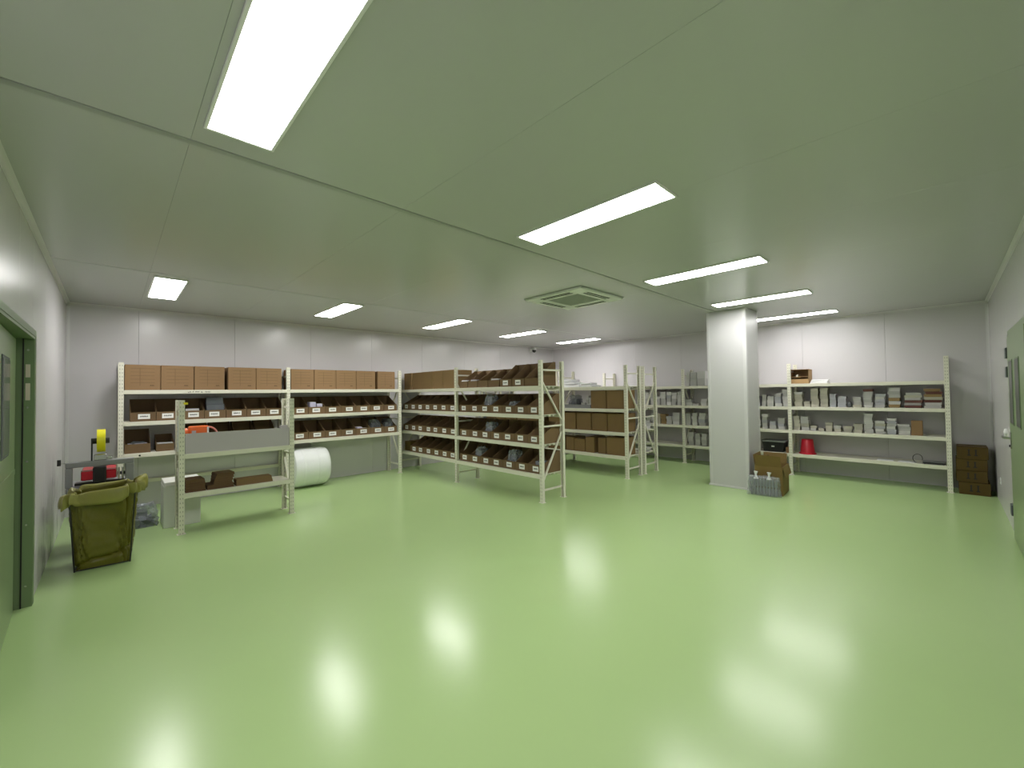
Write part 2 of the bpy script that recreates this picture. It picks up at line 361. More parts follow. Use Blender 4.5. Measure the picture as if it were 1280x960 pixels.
MB().box(-0.050, -0.042, -0.028, -0.022, 0, DZ-0.02).build('jamb_seal', 'black', d1)
for z in (1.95, 1.51, 1.10, 0.62, 0.16): MB().lathe([(0.007, 0), (0.005, 0.004)], 'y', (-0.022, -0.027, z), 10).build('screw', 'steel', d1)
for z, h in ((1.79, 0.10), (1.63, 0.13)):
    MB().box(-0.034, -0.010, -0.026, -0.022, z-h/2, z+h/2).build('strike_plate', 'plate', d1, bevel=0.001)
leaf = MB().box(-0.045, 0.0, 0.0, 1.33, 0.012, DZ-0.03).build('door_leaf', 'green_door', d1, (-0.022, -1.42, 0), math.radians(2.3), bevel=0.003)
MB().box(0.0, 0.006, 0.50, 0.87, 1.20, 1.85).build('window_frame', 'charcoal', leaf, bevel=0.002)
MB().box(0.003, 0.009, 0.515, 0.855, 1.215, 1.835).build('window_pane', 'glass_grey', leaf, bevel=0.002)
MB().box(0.0, 0.004, 0.02, 1.31, 1.02, 1.06).build('reflection_strip', 'green_door', leaf, bevel=0.001)  # raised strip shaped to stand for a bright reflection across the leaf

# right door in the near wall
d2 = empty('door_2', (6.76, YD, 0)); tag(d2, 'green door with two dark slit windows and lever handle', kind='structure')
f2 = MB(); f2.box(-0.03, 0.03, 0.0, 0.012, 0, 2.15); f2.box(-1.43, -1.37, 0, 0.012, 0, 2.15); f2.box(-1.37, -0.03, 0, 0.012, 2.09, 2.15); f2.build('door_frame', 'green_door', d2, bevel=0.002)
l2 = MB().box(-1.367, -0.033, 0.0, 0.022, 0.01, 2.085).build('door_leaf', 'green_door', d2, bevel=0.003)
for a, b in ((-0.46, -0.20), (-0.98, -0.72)):
    MB().box(a-0.015, b+0.015, 0.022, 0.027, 1.185, 1.835).build('window_frame', 'green_frame', l2, bevel=0.001)
    MB().box(a, b, 0.024, 0.029, 1.20, 1.82).build('window_pane', 'glass', l2, bevel=0.001)
for z in (1.92, 1.72, 0.28): MB().box(-0.02, 0.10, 0.012, 0.034, z-0.055, z+0.055).build('hinge', 'charcoal', d2, bevel=0.003)
hd = MB().box(-0.15, -0.10, 0.022, 0.030, 0.93, 1.10).build('lock_plate', 'steel', l2, bevel=0.003)
MB().tube([(-0.125, 0.03, 1.04), (-0.125, 0.07, 1.04), (-0.02, 0.075, 1.045)], 0.011).build('lever_handle', 'steel', hd, smooth=True)
MB().cyl((-0.125, 0.03, 0.96), (-0.125, 0.04, 0.96), 0.012).build('keyhole', 'black', hd)

# ------------------------------------------------------------------ ceiling lights
light_d = {}
def ceiling_light(x, y, label):
    r = empty('ceiling_light', (x, y, H-0.012)); tag(r, label, 'ceiling light', 'recessed ceiling light panels')
    if not light_d:
        w, l = 0.150, 0.615; t = 0.016
        fr = MB(); fr.box(-w, w, -l, -l+t, 0, 0.012); fr.box(-w, w, l-t, l, 0, 0.012); fr.box(-w, -w+t, -l+t, l-t, 0, 0.012); fr.box(w-t, w, -l+t, l-t, 0, 0.012)
        light_d['frame'] = fr.mesh('light_frame', 'white_plastic', bevel=0.002)
        light_d['lens'] = MB().box(-w+t, w-t, -l+t, l-t, 0.003, 0.009).mesh('light_diffuser', 'lamp')
    link('light_frame', light_d['frame'], r); link('light_diffuser', light_d['lens'], r)
LXN = [0.46, 2.56, 4.645, 6.66, 8.66]; LXF = [0.465, 2.485, 4.49, 6.50, 8.50]
NN = ['lit ceiling panel light nearest the camera, cut by the top edge', 'second lit ceiling panel light of the near row', 'third lit ceiling panel light of the near row',
      'lit ceiling panel light just in front of the column', 'lit ceiling panel light partly hidden behind the column top']
FF = ['leftmost lit ceiling panel light, above the yellow tape roll', 'second lit ceiling light from left, along the back wall', 'third lit ceiling light from left, along the back wall',
      'fourth lit ceiling light from left, next to the dome camera', 'lit ceiling panel light in the far corner']
for x, l in zip(LXN, NN): ceiling_light(x, 1.815, l)
for x, l in zip(LXF, FF): ceiling_light(x, 6.42, l)

# ------------------------------------------------------------------ racks
LV4 = [1.67, 1.25, 0.82, 0.39]
part_cache = {}
class Rack:
    def __init__(s, name, label, origin, rz, xs, depth, height, levels, skip=(), board=True, extra=()):
        s.o = origin; s.rz = rz; s.depth = depth
        r = s.root = empty(name, (origin[0], origin[1], 0), rz); tag(r, label, 'storage rack', 'cream steel storage racks')
        UW, UD = 0.055, 0.045
        key = ('up', height)
        if key not in part_cache:
            mb = MB()   # C-section upright: web in front and two flanges
            mb.prism([(-UW/2, -UD/2), (UW/2, -UD/2), (UW/2, UD/2), (UW/2-0.012, UD/2), (UW/2-0.012, -UD/2+0.006), (-UW/2+0.012, -UD/2+0.006), (-UW/2+0.012, UD/2), (-UW/2, UD/2)], 'z', 0.004, height)
            part_cache[key] = mb.mesh('upright', 'upright')
            part_cache['foot'] = MB().box(-0.04, 0.04, -0.035, 0.035, 0, 0.004).mesh('foot_plate', 'cream')
        for x in xs:
            for k, y in enumerate((0.0, depth)):
                u = link('upright', part_cache[key], r, (x, y, 0), 0 if k == 0 else math.pi)
                link('foot_plate', part_cache['foot'], u)
            zs = [0.17, 1.08, 1.90] if height > 1.8 else [0.17, 0.80, 1.42]
            for z in zs: MB().box(-0.011, 0.011, 0.022, depth-0.022, -0.012, 0.012).build('cross_rung', 'cream', r, (x, 0, z))
            if height > 1.8: dg = [((0, 0.022, 1.74), (0, depth-0.022, 1.16)), ((0, depth-0.022, 0.98), (0, 0.022, 0.30))]
            else: dg = [((0, 0.022, 1.34), (0, depth-0.022, 0.88)), ((0, depth-0.022, 0.72), (0, 0.022, 0.24))]
            for a, b in dg: MB().bar(a, b, 0.018, 0.026, (1, 0, 0)).build('diagonal_brace', 'cream', r, (x, 0, 0))
        s.bays = list(zip(xs[:-1], xs[1:])); s.front_beams = {}
        for i, (a, b) in enumerate(s.bays):
            L = b-a-UW; kb = ('beam', round(L, 3)); kd = ('board', round(L, 3), round(depth, 3))
            if kb not in part_cache:
                # boxed step beam: tall front face with an inner ledge for the board
                part_cache[kb] = MB().prism([(-0.018, -0.055), (0.020, -0.055), (0.020, -0.010), (0.006, -0.010), (0.006, 0.0), (-0.018, 0.0)], 'x', -L/2, L/2).mesh('shelf_beam', 'cream', bevel=0.0015)
                mb = MB(); mb.box(-L/2, L/2, 0.008, depth-0.008, -0.010, 0.0)
                for q in (0.3, 0.5, 0.7): mb.box(-L/2+0.02, L/2-0.02, depth*q-0.02, depth*q+0.02, -0.035, -0.010)
                part_cache[kd] = mb.mesh('shelf_board', 'board')
            for j, z in enumerate(levels):
                if (i, j) in skip: continue
                s.front_beams[(i, j)] = link('shelf_beam', part_cache[kb], r, ((a+b)/2, -0.006, z))
                link('shelf_beam', part_cache[kb], r, ((a+b)/2, depth+0.006, z), math.pi)
                if board: link('shelf_board', part_cache[kd], r, ((a+b)/2, 0, z))
            for (bi, z) in extra:
                if bi == i: link('shelf_beam', part_cache[kb], r, ((a+b)/2, depth+0.006, z), math.pi)
    def w(s, u, v, z=0.0):
        c, q = math.cos(s.rz), math.sin(s.rz)
        return (s.o[0]+u*c-v*q, s.o[1]+u*q+v*c, z)

HP = math.pi/2
BLR = Rack('storage_rack', 'long cream rack against the back wall with no bottom shelf', (0.09, 7.62), 0, [0, 2.04, 4.09], 0.46, 2.05, [1.68, 1.25, 0.82], extra=((0, 0.40),))
M1R = Rack('storage_rack', 'cream rack of open labelled bins jutting from the back wall', (4.44, 8.07), -HP, [0, 2.015, 4.05], 0.47, 2.04, LV4)
M2A = Rack('storage_rack', 'cream rack of brown cartons behind the bin rack', (6.70, 8.06), -HP, [0, 2.03, 4.06], 0.47, 2.05, LV4)
M2B = Rack('storage_rack', 'cream rack standing back to back with the carton rack', (7.79, 4.00), HP, [0, 2.03, 4.06], 0.47, 2.05, LV4)
RR = Rack('storage_rack', 'long cream rack against the right wall with white boxes', (9.01, 8.06), -HP, [0, 2.07, 4.09, 6.07, 8.08], 0.46, 2.04, LV4)
BEN = Rack('packing_rack', 'low cream rack with a grey tray in front of the back wall rack', (0.585, 6.12), 0, [0, 1.165], 0.33, 1.54, [0.915, 0.46])

# handwriting on the top beam of the back-wall rack (illegible marks)
bm_ = BLR.front_beams[(0, 0)]
mk = MB(); rr = random.Random(4); x = -0.31
for wlen in (4, 3, 2, 4):
    for _ in range(wlen):
        h = rr.uniform(0.012, 0.022); z = -0.030 + rr.uniform(-0.003, 0.003)
        mk.bar((x, -0.0190, z-h/2), (x+rr.uniform(-0.006, 0.008), -0.0190, z+h/2), 0.0012, 0.004, (1, 0, 0))
        if rr.random() < 0.6: mk.bar((x, -0.0190, z+rr.uniform(-h/2, h/2)), (x+0.014, -0.0190, z+rr.uniform(-h/2, h/2)), 0.0012, 0.004, (0, 0, 1))
        x += 0.017
    x += 0.016
mk.build('handwriting', 'ink', bm_)
MB().lathe([(0.010, -0.0245), (0.012, -0.018)], 'y', (-0.83, 0, -0.028), 10).build('bolt', 'black', BLR.front_beams[(0, 2)])

# ------------------------------------------------------------------ cardboard bins and cartons
bin_cache = {}
def bin_mesh(w, d, lip, back, mat='bin_kraft'):
    k = (round(w, 3), d, lip, back, mat)
    if k not in bin_cache:
        t = 0.006; mb = MB(); h = w/2
        mb.box(-h, h, 0, d, 0, t)                                           # base
        mb.box(-h, h, d-t, d, t, back)                                      # back
        mb.box(-h, h, 0, t, t, lip)                                         # front lip
        prof = [(t, t), (d-t, t), (d-t, back), (d*0.86, back), (d*0.10, lip+0.012), (t, lip)]
        mb.prism(prof, 'x', -h, -h+t); mb.prism(prof, 'x', h-t, h)
        bin_cache[k] = mb.mesh('cardboard_bin', mat)
    return bin_cache[k]
def label_mesh(w, h):
    k = ('label', w, h)
    if k not in bin_cache: bin_cache[k] = MB().box(-w/2, w/2, -0.0016, -0.0002, -h/2, h/2).mesh('bin_label', 'label')
    return bin_cache[k]
def make_bin(rack, u0, u1, z, label, group, v=0.035, lip=0.125, back=0.305, d=0.41, lab=0.0, mat='bin_kraft', lw=0.125, lh=0.068, rot=0.0):
    w = (u1-u0)-0.006
    o = link('cardboard_bin', bin_mesh(w, d, lip, back, mat), None, rack.w((u0+u1)/2, v, z), rack.rz+rot)
    tag(o, label, 'bin', group)
    if lab is not None: link('bin_label', label_mesh(min(lw, w*0.62), lh), o, (lab*w, 0, lip*0.53))
    return o
def carton_mesh(w, d, h, mat='carton'):
    k = ('carton', round(w, 3), round(d, 3), round(h, 3), mat)
    if k not in bin_cache:
        bin_cache[k] = (MB().box(-w/2, w/2, 0, d, 0, h-0.008).mesh('carton_body', mat, bevel=0.004),
                        MB().box(-w/2+0.002, w/2-0.002, 0.002, d/2-0.001, h-0.0078, h-0.003).mesh('carton_flap', mat),
                        MB().box(-0.026, 0.026, -0.0004, d+0.0004, h-0.003, h-0.0022).mesh('sealing_tape', 'tan_card'))
    return bin_cache[k]
def make_carton(loc, rz, w, d, h, label, group=None, mat='carton', tape=True):
    b, f, t = carton_mesh(w, d, h, mat)
    o = link('carton', b, None, loc, rz); tag(o, label, 'carton', group)
    link('carton_flap', f, o); link('carton_flap', f, o, (0, d, 0), math.pi)
    if tape:
        tp = link('sealing_tape', t, o, (0, d/2, 0), HP); tp.scale = (1, w/d, 1); tp.location = (w/2*1.0, d/2, 0)
    return o
rnd = random.Random(5)
# back-wall rack, top shelf: printed cartons
for i, (a, b) in enumerate([(0.125, 0.495), (0.502, 0.872), (0.880, 1.25), (1.295, 1.665), (1.672, 2.042), (2.185, 2.555), (2.562, 2.93), (2.938, 3.305), (3.312, 3.68), (3.735, 4.10)]):
    bay = 'left' if i < 5 else 'right'
    w = b-a
    make_carton((a+w/2, 7.655+rnd.uniform(-0.008, 0.008), 1.68), rnd.uniform(-0.01, 0.01), w, 0.42, 0.352,
                'closed brown printed carton, %s from left on top shelf, %s bay, back-wall rack' % (ORD[i % 5], bay), 'printed cartons on the back-wall rack')
# open bins
def bin_row(rack, u0, n, pitch, z, text, group, skip=(), **kw):
    for i in range(n):
        if i in skip: continue
        make_bin(rack, u0+i*pitch, u0+(i+1)*pitch, z, 'open brown bin, %s from left, %s' % (ORD[i], text), group, lab=rnd.uniform(-0.06, 0.06), **kw)
bin_row(BLR, 0.09, 7, 0.272, 1.25, 'middle shelf, left bay, back-wall rack', 'labelled bins on the back-wall rack')
bin_row(BLR, 2.09, 7, 0.280, 1.25, 'middle shelf, right bay, back-wall rack', 'labelled bins on the back-wall rack')
bin_row(BLR, 2.09, 7, 0.280, 0.82, 'lowest shelf, right bay, back-wall rack', 'labelled bins on the back-wall rack')
make_bin(BLR, 0.035, 0.305, 0.82, 'unlabelled open brown bin at left end of lowest shelf, back-wall rack', 'unlabelled bins behind the packing rack', lab=None)
make_bin(BLR, 0.36, 0.56, 0.82, 'small low brown bin with white papers, lowest shelf, back-wall rack', 'unlabelled bins behind the packing rack', lab=None, lip=0.10, back=0.22, d=0.34)
for i in range(4):
    make_bin(BLR, 0.70+i*0.30, 0.98+i*0.30, 0.82, 'dark open bin behind the grey tray, %s from left' % ORD[i], 'unlabelled bins behind the packing rack', lab=None, back=0.36)
TN = ['second shelf', 'third shelf', 'lowest shelf']
for j, z in enumerate((1.25, 0.82, 0.39)):
    bin_row(M1R, 0.075, 7, 0.272, z, '%s, far bay of jutting bin rack' % TN[j], 'labelled bins on the jutting rack', lw=0.115, lh=0.075, skip=(0,) if j == 2 else ())
    bin_row(M1R, 2.06, 7, 0.280, z, '%s, near bay of jutting bin rack' % TN[j], 'labelled bins on the jutting rack', lw=0.115, lh=0.075)
make_carton(M1R.w(0.20, 0.06, 0.39), -HP, 0.24, 0.36, 0.20, 'small olive-brown carton at far end of lowest shelf, jutting rack', mat='olive_box')
for i, (a, b) in enumerate([(7.94, 7.645), (7.635, 7.27), (7.26, 6.865), (6.858, 6.53), (6.52, 6.155)]):
    w = a-b; make_carton((4.47+rnd.uniform(0, 0.02), (a+b)/2, 1.67), -HP, w, 0.40, 0.345, 'closed brown carton, %s from left on top shelf of jutting bin rack' % ORD[i], 'closed cartons on the jutting rack', mat='plain_kraft')
for i, (a, b) in enumerate([(6.005, 5.77), (5.755, 5.50), (5.49, 5.23), (5.22, 4.95)]):
    make_bin(M1R, 8.07-a, 8.07-b, 1.67, 'low unlabelled brown bin, %s from left on top shelf, jutting rack' % ORD[i], 'open bins on top of the jutting rack', lab=None, lip=0.115, back=0.31)
for i, (a, b) in enumerate([(4.93, 4.665), (4.65, 4.385), (4.375, 4.11)]):
    make_bin(M1R, 8.07-a, 8.07-b, 1.67, ['tall labelled brown bin at middle of top shelf, jutting rack', 'tall labelled brown bin, second from end of top shelf, jutting rack', 'tall unlabelled brown bin at near end of top shelf, jutting rack'][i],
             'open bins on top of the jutting rack', lab=None if i == 2 else -0.02, lip=0.118, back=0.365, lw=0.115, lh=0.075)

# carton rack (middle racks)
G2 = 'plain cartons on the carton rack'
def cart_row(items, z, text, x=6.735):
    for i, (a, b, h) in enumerate(items):
        make_carton((x+rnd.uniform(0, 0.02), (a+b)/2, z), -HP+rnd.uniform(-0.015, 0.015), a-b-0.008, 0.40, h, 'plain brown carton, %s from left on %s of carton rack' % (ORD[i], text), G2, mat='plain_kraft')
cart_row([(4.81, 4.455, 0.352), (4.445, 4.075, 0.352)], 1.25, 'second shelf')
cart_row([(7.95, 7.60, 0.345), (7.59, 7.24, 0.345), (7.23, 6.88, 0.345), (6.87, 6.52, 0.345), (6.50, 6.15, 0.345), (5.90, 5.54, 0.345), (5.53, 5.175, 0.345), (5.16, 4.81, 0.345), (4.79, 4.44, 0.345), (4.43, 4.075, 0.345)], 0.82, 'third shelf')
cart_row([(5.92, 5.68, 0.26), (5.67, 5.45, 0.26), (5.44, 5.235, 0.272), (5.23, 4.955, 0.250), (4.945, 4.74, 0.305), (4.66, 4.475, 0.305), (4.46, 4.075, 0.332)], 0.39, 'lowest shelf')

# ------------------------------------------------------------------ small white boxes
box_cache = {}
def box_mesh(w, d, h, mat):
    k = (round(w, 3), round(d, 3), round(h, 3), mat)
    if k not in box_cache:
        mb = MB(); s = 0.010; e = min(0.007, h*0.18)
        mb.box(-w/2+s, w/2-s, s, d-s, 0, e); mb.box(-w/2, w/2, 0, d, e, h*0.62); mb.box(-w/2+0.001, w/2-0.001, 0.001, d-0.001, h*0.62, h*0.66); mb.box(-w/2, w/2, 0, d, h*0.66, h)   # tray, recessed joint, lid
        box_cache[k] = mb.mesh('small_box', mat)
    return box_cache[k]
def stack(x, y0, y1, z, height, mats, text, group, rz=-HP, name='small_box', noun='box', d=0.17):
    n = len(mats); h = height/n; w = abs(y0-y1)-0.012
    names = {'white_card': 'white', 'beige_card': 'beige', 'blue_card': 'bluish white', 'tan_card': 'brown', 'red_card': 'dark red', 'olive_box': 'brown', 'kraft': 'brown', 'paper': 'white', 'black': 'black'}
    sgn = 1 if rz < 0 else -1
    for i, m in enumerate(mats):
        ww = round(w*rnd.choice((0.90, 0.95, 1.0, 1.03)), 3); dd = round(d*rnd.choice((0.92, 1.0)), 3)
        hh = h
        o = link(name, box_mesh(ww, dd, hh-0.0006, m), None, (x+sgn*rnd.uniform(0, 0.03), (y0+y1)/2+rnd.uniform(-0.008, 0.008), z+i*h), rz+rnd.uniform(-0.07, 0.07))
        pos = 'only one' if n == 1 else ORD[i]+' from bottom'
        tag(o, '%s %s, %s, %s' % (names[m], noun, pos, text), noun, group)
W, B_, U, T, RD = 'white_card', 'beige_card', 'blue_card', 'tan_card', 'red_card'
Rx = 9.06; GR = 'small boxes stacked on the right-wall rack'
def stacks(rows, z, text):
    for i, (y0, y1, h, mats) in enumerate(rows):
        stack(Rx, y0, y1, z, h, mats, '%s stack, %s' % (ORD[i], text), GR)
stacks([(1.93, 1.80, 0.268, [B_]*5+[W]), (1.795, 1.69, 0.098, [B_]*2), (1.685, 1.56, 0.333, [B_]*7), (1.55, 1.43, 0.332, [B_]*7), (1.41, 1.31, 0.227, [U]*5), (1.30, 1.18, 0.186, [U]*4),
        (1.09, 0.97, 0.172, [B_, W, W, W]), (0.96, 0.83, 0.306, [W]*6+[RD]), (0.81, 0.67, 0.223, [W, U, U, W, U]), (0.65, 0.49, 0.319, [T, W, T, W, W, W]),
        (0.46, 0.25, 0.242, [RD, W, RD, W, B_, W]), (0.235, 0.03, 0.300, [W, W, RD, B_, T, RD, T])], 1.25, 'second shelf, end bay, right rack')
stacks([(1.955, 1.85, 0.257, [B_]*4), (1.845, 1.715, 0.251, [W, B_, W, W]), (1.71, 1.60, 0.095, [W, B_]), (1.59, 1.50, 0.050, [B_]), (1.49, 1.38, 0.155, [B_]*3), (1.365, 1.255, 0.111, [B_, W]), (1.24, 1.11, 0.099, [B_]*2),
        (1.09, 0.965, 0.148, [B_]*3), (0.96, 0.835, 0.329, [W]*9), (0.82, 0.685, 0.210, [W, W, U, B_, W]), (0.68, 0.555, 0.259, [U, U, W, W, U, W]), (0.545, 0.39, 0.168, [W]*5)], 0.82, 'third shelf, end bay, right rack')
stacks([(3.95, 3.81, 0.126, [W]*2), (3.80, 3.66, 0.04, [W]), (3.64, 3.50, 0.141, [W]*3), (2.62, 2.49, 0.20, [U]*3), (2.47, 2.39, 0.217, [W]*4), (2.38, 2.26, 0.191, [W]*3), (2.25, 2.13, 0.243, [W, U, U, W]), (2.125, 2.03, 0.316, [W]*5)], 1.25, 'second shelf, column bay, right rack')
stacks([(3.955, 3.84, 0.251, [W]*4), (3.825, 3.70, 0.266, [W]*4), (3.69, 3.53, 0.263, [W, U, W, W]), (2.62, 2.49, 0.22, [W]*4), (2.475, 2.37, 0.277, [W, W, U, W, W]), (2.35, 2.23, 0.145, [W, U]), (2.21, 2.09, 0.212, [W, U, W, W])], 0.82, 'third shelf, column bay, right rack')
stacks([(3.92, 3.79, 0.276, [W]*3), (3.77, 3.65, 0.258, [W]*4), (3.64, 3.52, 0.258, [W]*4)], 0.39, 'lowest shelf, column bay, right rack')
stacks([(3.93, 3.845, 0.30, [W]*2), (3.84, 3.70, 0.295, [W, W]), (3.69, 3.52, 0.315, [W, W])], 1.67, 'top shelf, column bay, right rack')
stacks([(4.92, 4.80, 0.29, [W]*4), (4.78, 4.645, 0.305, [W]*4), (4.63, 4.54, 0.195, [W]*3), (4.53, 4.40, 0.298, [W]*4), (4.39, 4.27, 0.300, [W, W, U, W]), (4.26, 4.15, 0.281, [W]*4), (4.135, 4.04, 0.303, [W]*4)], 1.25, 'second shelf, third bay, right rack')
stacks([(4.76, 4.65, 0.24, [W]*3), (4.63, 4.545, 0.236, [B_]*3), (4.54, 4.41, 0.221, [T]*3), (4.40, 4.27, 0.177, [W]*3), (4.26, 4.09, 0.261, [W]*4)], 0.82, 'third shelf, third bay, right rack')
# white boxes on the rack behind the carton rack, near its open end
for i, (y0, y1, h, z, n) in enumerate([(4.23, 4.06, 0.25, 0.82, 4), (4.42, 4.26, 0.27, 0.82, 4), (4.26, 4.06, 0.08, 0.39, 2)]):
    stack(7.73, y0, y1, z, h, [W]*n, '%s stack, rack behind the carton rack' % ORD[i], 'small boxes on the rear rack', rz=HP, d=0.20)
# shelf items on the right-wall rack
make_carton((9.07, 0.32, 0.82), -HP, 0.13, 0.10, 0.235, 'single upright brown box at right of third shelf, right rack', mat='kraft', tape=False)
bk = MB()
bk.lathe([(0.123, 0.0), (0.126, 0.008), (0.118, 0.03), (0.112, 0.032), (0.086, 0.262), (0.080, 0.268), (0.0, 0.268)], 'z', (0, 0, 0), 28)
bucket = bk.build('plastic_bucket', 'red', None, (9.16, 1.765, 0.39), smooth=True); tag(bucket, 'red plastic bucket upside down on lowest shelf, right rack', 'bucket')
MB().lathe([(0.126, 0), (0.132, 0.004), (0.132, 0.018), (0.124, 0.024)], 'z', (0, 0, 0.0), 28).build('rim', 'red', bucket, smooth=True)
for i, (y, w, a) in enumerate(((0.70, 0.20, 0.1), (0.455, 0.20, -0.12))):
    o = MB().box(-w/2, w/2, 0, 0.15, 0, 0.006).build('paper_sheet', 'paper', None, (9.06, y, 0.39), -HP+a)
    o2 = MB().box(-w/2+0.01, w/2-0.004, 0.004, 0.146, 0.006, 0.011).build('top_sheet', 'paper', o)
    tag(o, ['white paper pad on lowest shelf, right rack, nearer the red bucket', 'white paper pad on lowest shelf, right rack, beside the black device'][i], 'paper', 'paper pads on the right rack')
dv = MB().box(-0.125, 0.125, 0, 0.20, 0.006, 0.030).build('flat_device', 'black', None, (9.05, 0.145, 0.39), -HP, bevel=0.004); tag(dv, 'flat black device with a cable loop on lowest shelf, right rack', 'device')
MB().box(-0.120, 0.120, 0.004, 0.196, 0.030, 0.036).build('lid', 'grey', dv, bevel=0.002)
for sx in (-0.1, 0.1): MB().box(sx-0.01, sx+0.01, 0.02, 0.18, 0, 0.006).build('foot', 'black', dv)
MB().tube([(-0.125-0.055+0.055*math.cos(t), 0.06+0.01*math.sin(t*2), 0.070+0.068*math.sin(t)) for t in [(-0.35+i*0.28)*1.0 for i in range(17)]], 0.0045, 6).build('cable', 'black', dv, smooth=True)
cl = link('dark_pouch', MB().lathe([(0.02, 0), (0.038, 0.02), (0.040, 0.06), (0.028, 0.09), (0.0, 0.093)], 'z', n=14).mesh('dark_pouch', 'charcoal', smooth=True), None, (9.10, 1.135, 1.25)); cl.scale = (1.3, 0.85, 1); tag(cl, 'small dark pouch between bluish boxes, second shelf, right rack', 'pouch')
MB().lathe([(0.012, 0.088), (0.016, 0.098), (0.0, 0.099)], 'z', n=10).build('pouch_knot', 'charcoal', cl, smooth=True)
# opened carton and papers on the top shelf
oc = MB(); t = 0.005
oc.box(-0.145, 0.145, 0, 0.28, 0, t); oc.box(-0.145, -0.145+t, 0, 0.28, t, 0.262); oc.box(0.145-t, 0.145, 0, 0.28, t, 0.262); oc.box(-0.145, 0.145, 0.28-t, 0.28, t, 0.262); oc.box(-0.145+t, 0.145-t, 0.0, 0.28-t, 0.257, 0.262)
occ = oc.build('open_front_carton', 'pale_kraft', None, (9.07, 1.845, 1.67), -HP); tag(occ, 'brown carton lying open on the top shelf, right rack', 'carton')
MB().box(-0.139, 0.139, 0.0, 0.272, 0.120, 0.126).build('divider', 'pale_kraft', occ); MB().box(-0.139, 0.139, -0.004, 0.0, t, 0.085).build('front_lip', 'pale_kraft', occ)
MB().box(-0.05, -0.02, 0.01, 0.10, 0.126, 0.165).build('packet', 'beige_card', occ)
for i in range(3):
    o = MB().box(-0.125, 0.125, 0, 0.22, 0, 0.018).build('paper_bundle', 'paper', None, (9.07, 1.56-0.012*i, 1.67+0.0235*i), -HP+(-0.06+0.07*i), bevel=0.004); MB().box(-0.120, 0.120, 0.005, 0.215, 0.018, 0.023).build('top_sheet', 'paper', o)
    tag(o, 'white paper bundle, %s from bottom, top shelf beside opened carton' % ORD[i], 'paper bundle', 'paper bundles on the right rack')
# black tote
tb = MB(); tb.prism([(-0.16, 0.0), (0.16, 0.0), (0.185, 0.20), (-0.185, 0.20)], 'y', 0.0, 0.26)
tote = tb.build('plastic_tote', 'black', None, (9.07, 2.29, 0.39), -HP, bevel=0.006); tag(tote, 'black plastic tote on lowest shelf, right of the column', 'tote')
tr = MB(); tr.box(-0.20, 0.20, -0.012, 0.0, 0.185, 0.215); tr.box(-0.20, 0.20, 0.26, 0.272, 0.185, 0.215); tr.box(-0.20, -0.183, 0, 0.26, 0.185, 0.215); tr.box(0.183, 0.20, 0, 0.26, 0.185, 0.215)
tr.build('rim', 'grey', tote, bevel=0.003); MB().box(-0.03, 0.02, -0.006, -0.0012, 0.09, 0.115).build('badge', 'white_plastic', tote)
sb = MB().box(-0.03, 0.03, 0, 0.12, 0, 0.10).build('small_carton', 'kraft', None, (9.06, 2.052, 0.39), -HP, bevel=0.003); tag(sb, 'small brown carton beside the black tote, right rack', 'carton'); MB().box(-0.028, 0.028, 0.002, 0.06, 0.10, 0.104).build('carton_flap', 'kraft', sb)

# ------------------------------------------------------------------ soft and crumpled things
def blob(name, sx, sy, sz, mat, loc, seed=0, amp=0.18, freq=2.2, rz=0.0, flat=0.15, parent=None):
    bm = bmesh.new(); bmesh.ops.create_icosphere(bm, subdivisions=4, radius=1.0)
    for v in bm.verts:
        p = v.co.copy(); n = noise.noise(p*freq+Vector((seed*7.1, seed*3.3, 1)))*amp + noise.noise(p*freq*2.7+Vector((seed, 5, seed*2)))*amp*0.5 + abs(noise.noise(p*freq*1.6+Vector((3, seed*4, 9))))*amp*0.7
        q = p*(1+n)
        q = Vector((math.copysign(abs(q.x)**0.75, q.x), math.copysign(abs(q.y)**0.75, q.y), q.z))
        if q.z < -1+flat: q.z = -1+flat
        v.co = Vector((q.x*sx, q.y*sy, (q.z+1-flat)*sz))
    me = bpy.data.meshes.new(name); bm.to_mesh(me); bm.free(); me.materials.append(M[mat])
    for p in me.polygons: p.use_smooth = True
    return link(name, me, parent, loc, rz)
# clear packs in the bins
def crumple(name, sx, sy, sz, mat, loc, seed, rz=0.0, parent=None, pin=0.22):
    bm = bmesh.new(); bmesh.ops.create_cube(bm, size=1.0); bmesh.ops.subdivide_edges(bm, edges=list(bm.edges), cuts=5, use_grid_fill=True)
    for v in bm.verts:
        p = v.co; q = p*4.0+Vector((seed*3.7, seed*1.9, 2.0)); n = Vector((noise.noise(q), noise.noise(q+Vector((9, 0, 0))), noise.noise(q+Vector((0, 9, 0)))))
        t = p.z+0.5; pinch = 1.0-pin*t*t
        v.co = Vector((p.x*sx*pinch+n.x*0.12*sx, p.y*sy*pinch+n.y*0.12*sy, t*sz+(n.z*0.16*sz if t > 0.05 else 0)))
        v.co.z = max(v.co.z, 0.0)
    me = bpy.data.meshes.new(name); bm.to_mesh(me); bm.free(); me.materials.append(M[mat])
    return link(name, me, parent, loc, rz)
def clear_pack(loc, rz, s, label, seed, mat='clear', group='clear packs in the bins'):
    o = crumple('clear_pack', s[0]*0.92, s[1]*0.85, s[2]*1.05, mat, loc, seed, rz=rz); tag(o, label, 'plastic pack', group)
    crumple('contents', s[0]*0.7, s[1]*0.6, s[2]*0.75, 'charcoal' if seed % 2 else 'tube', (0, 0, 0.004), seed+20, parent=o)
M1n = lambda k: 2.06+0.280*(k+0.5)
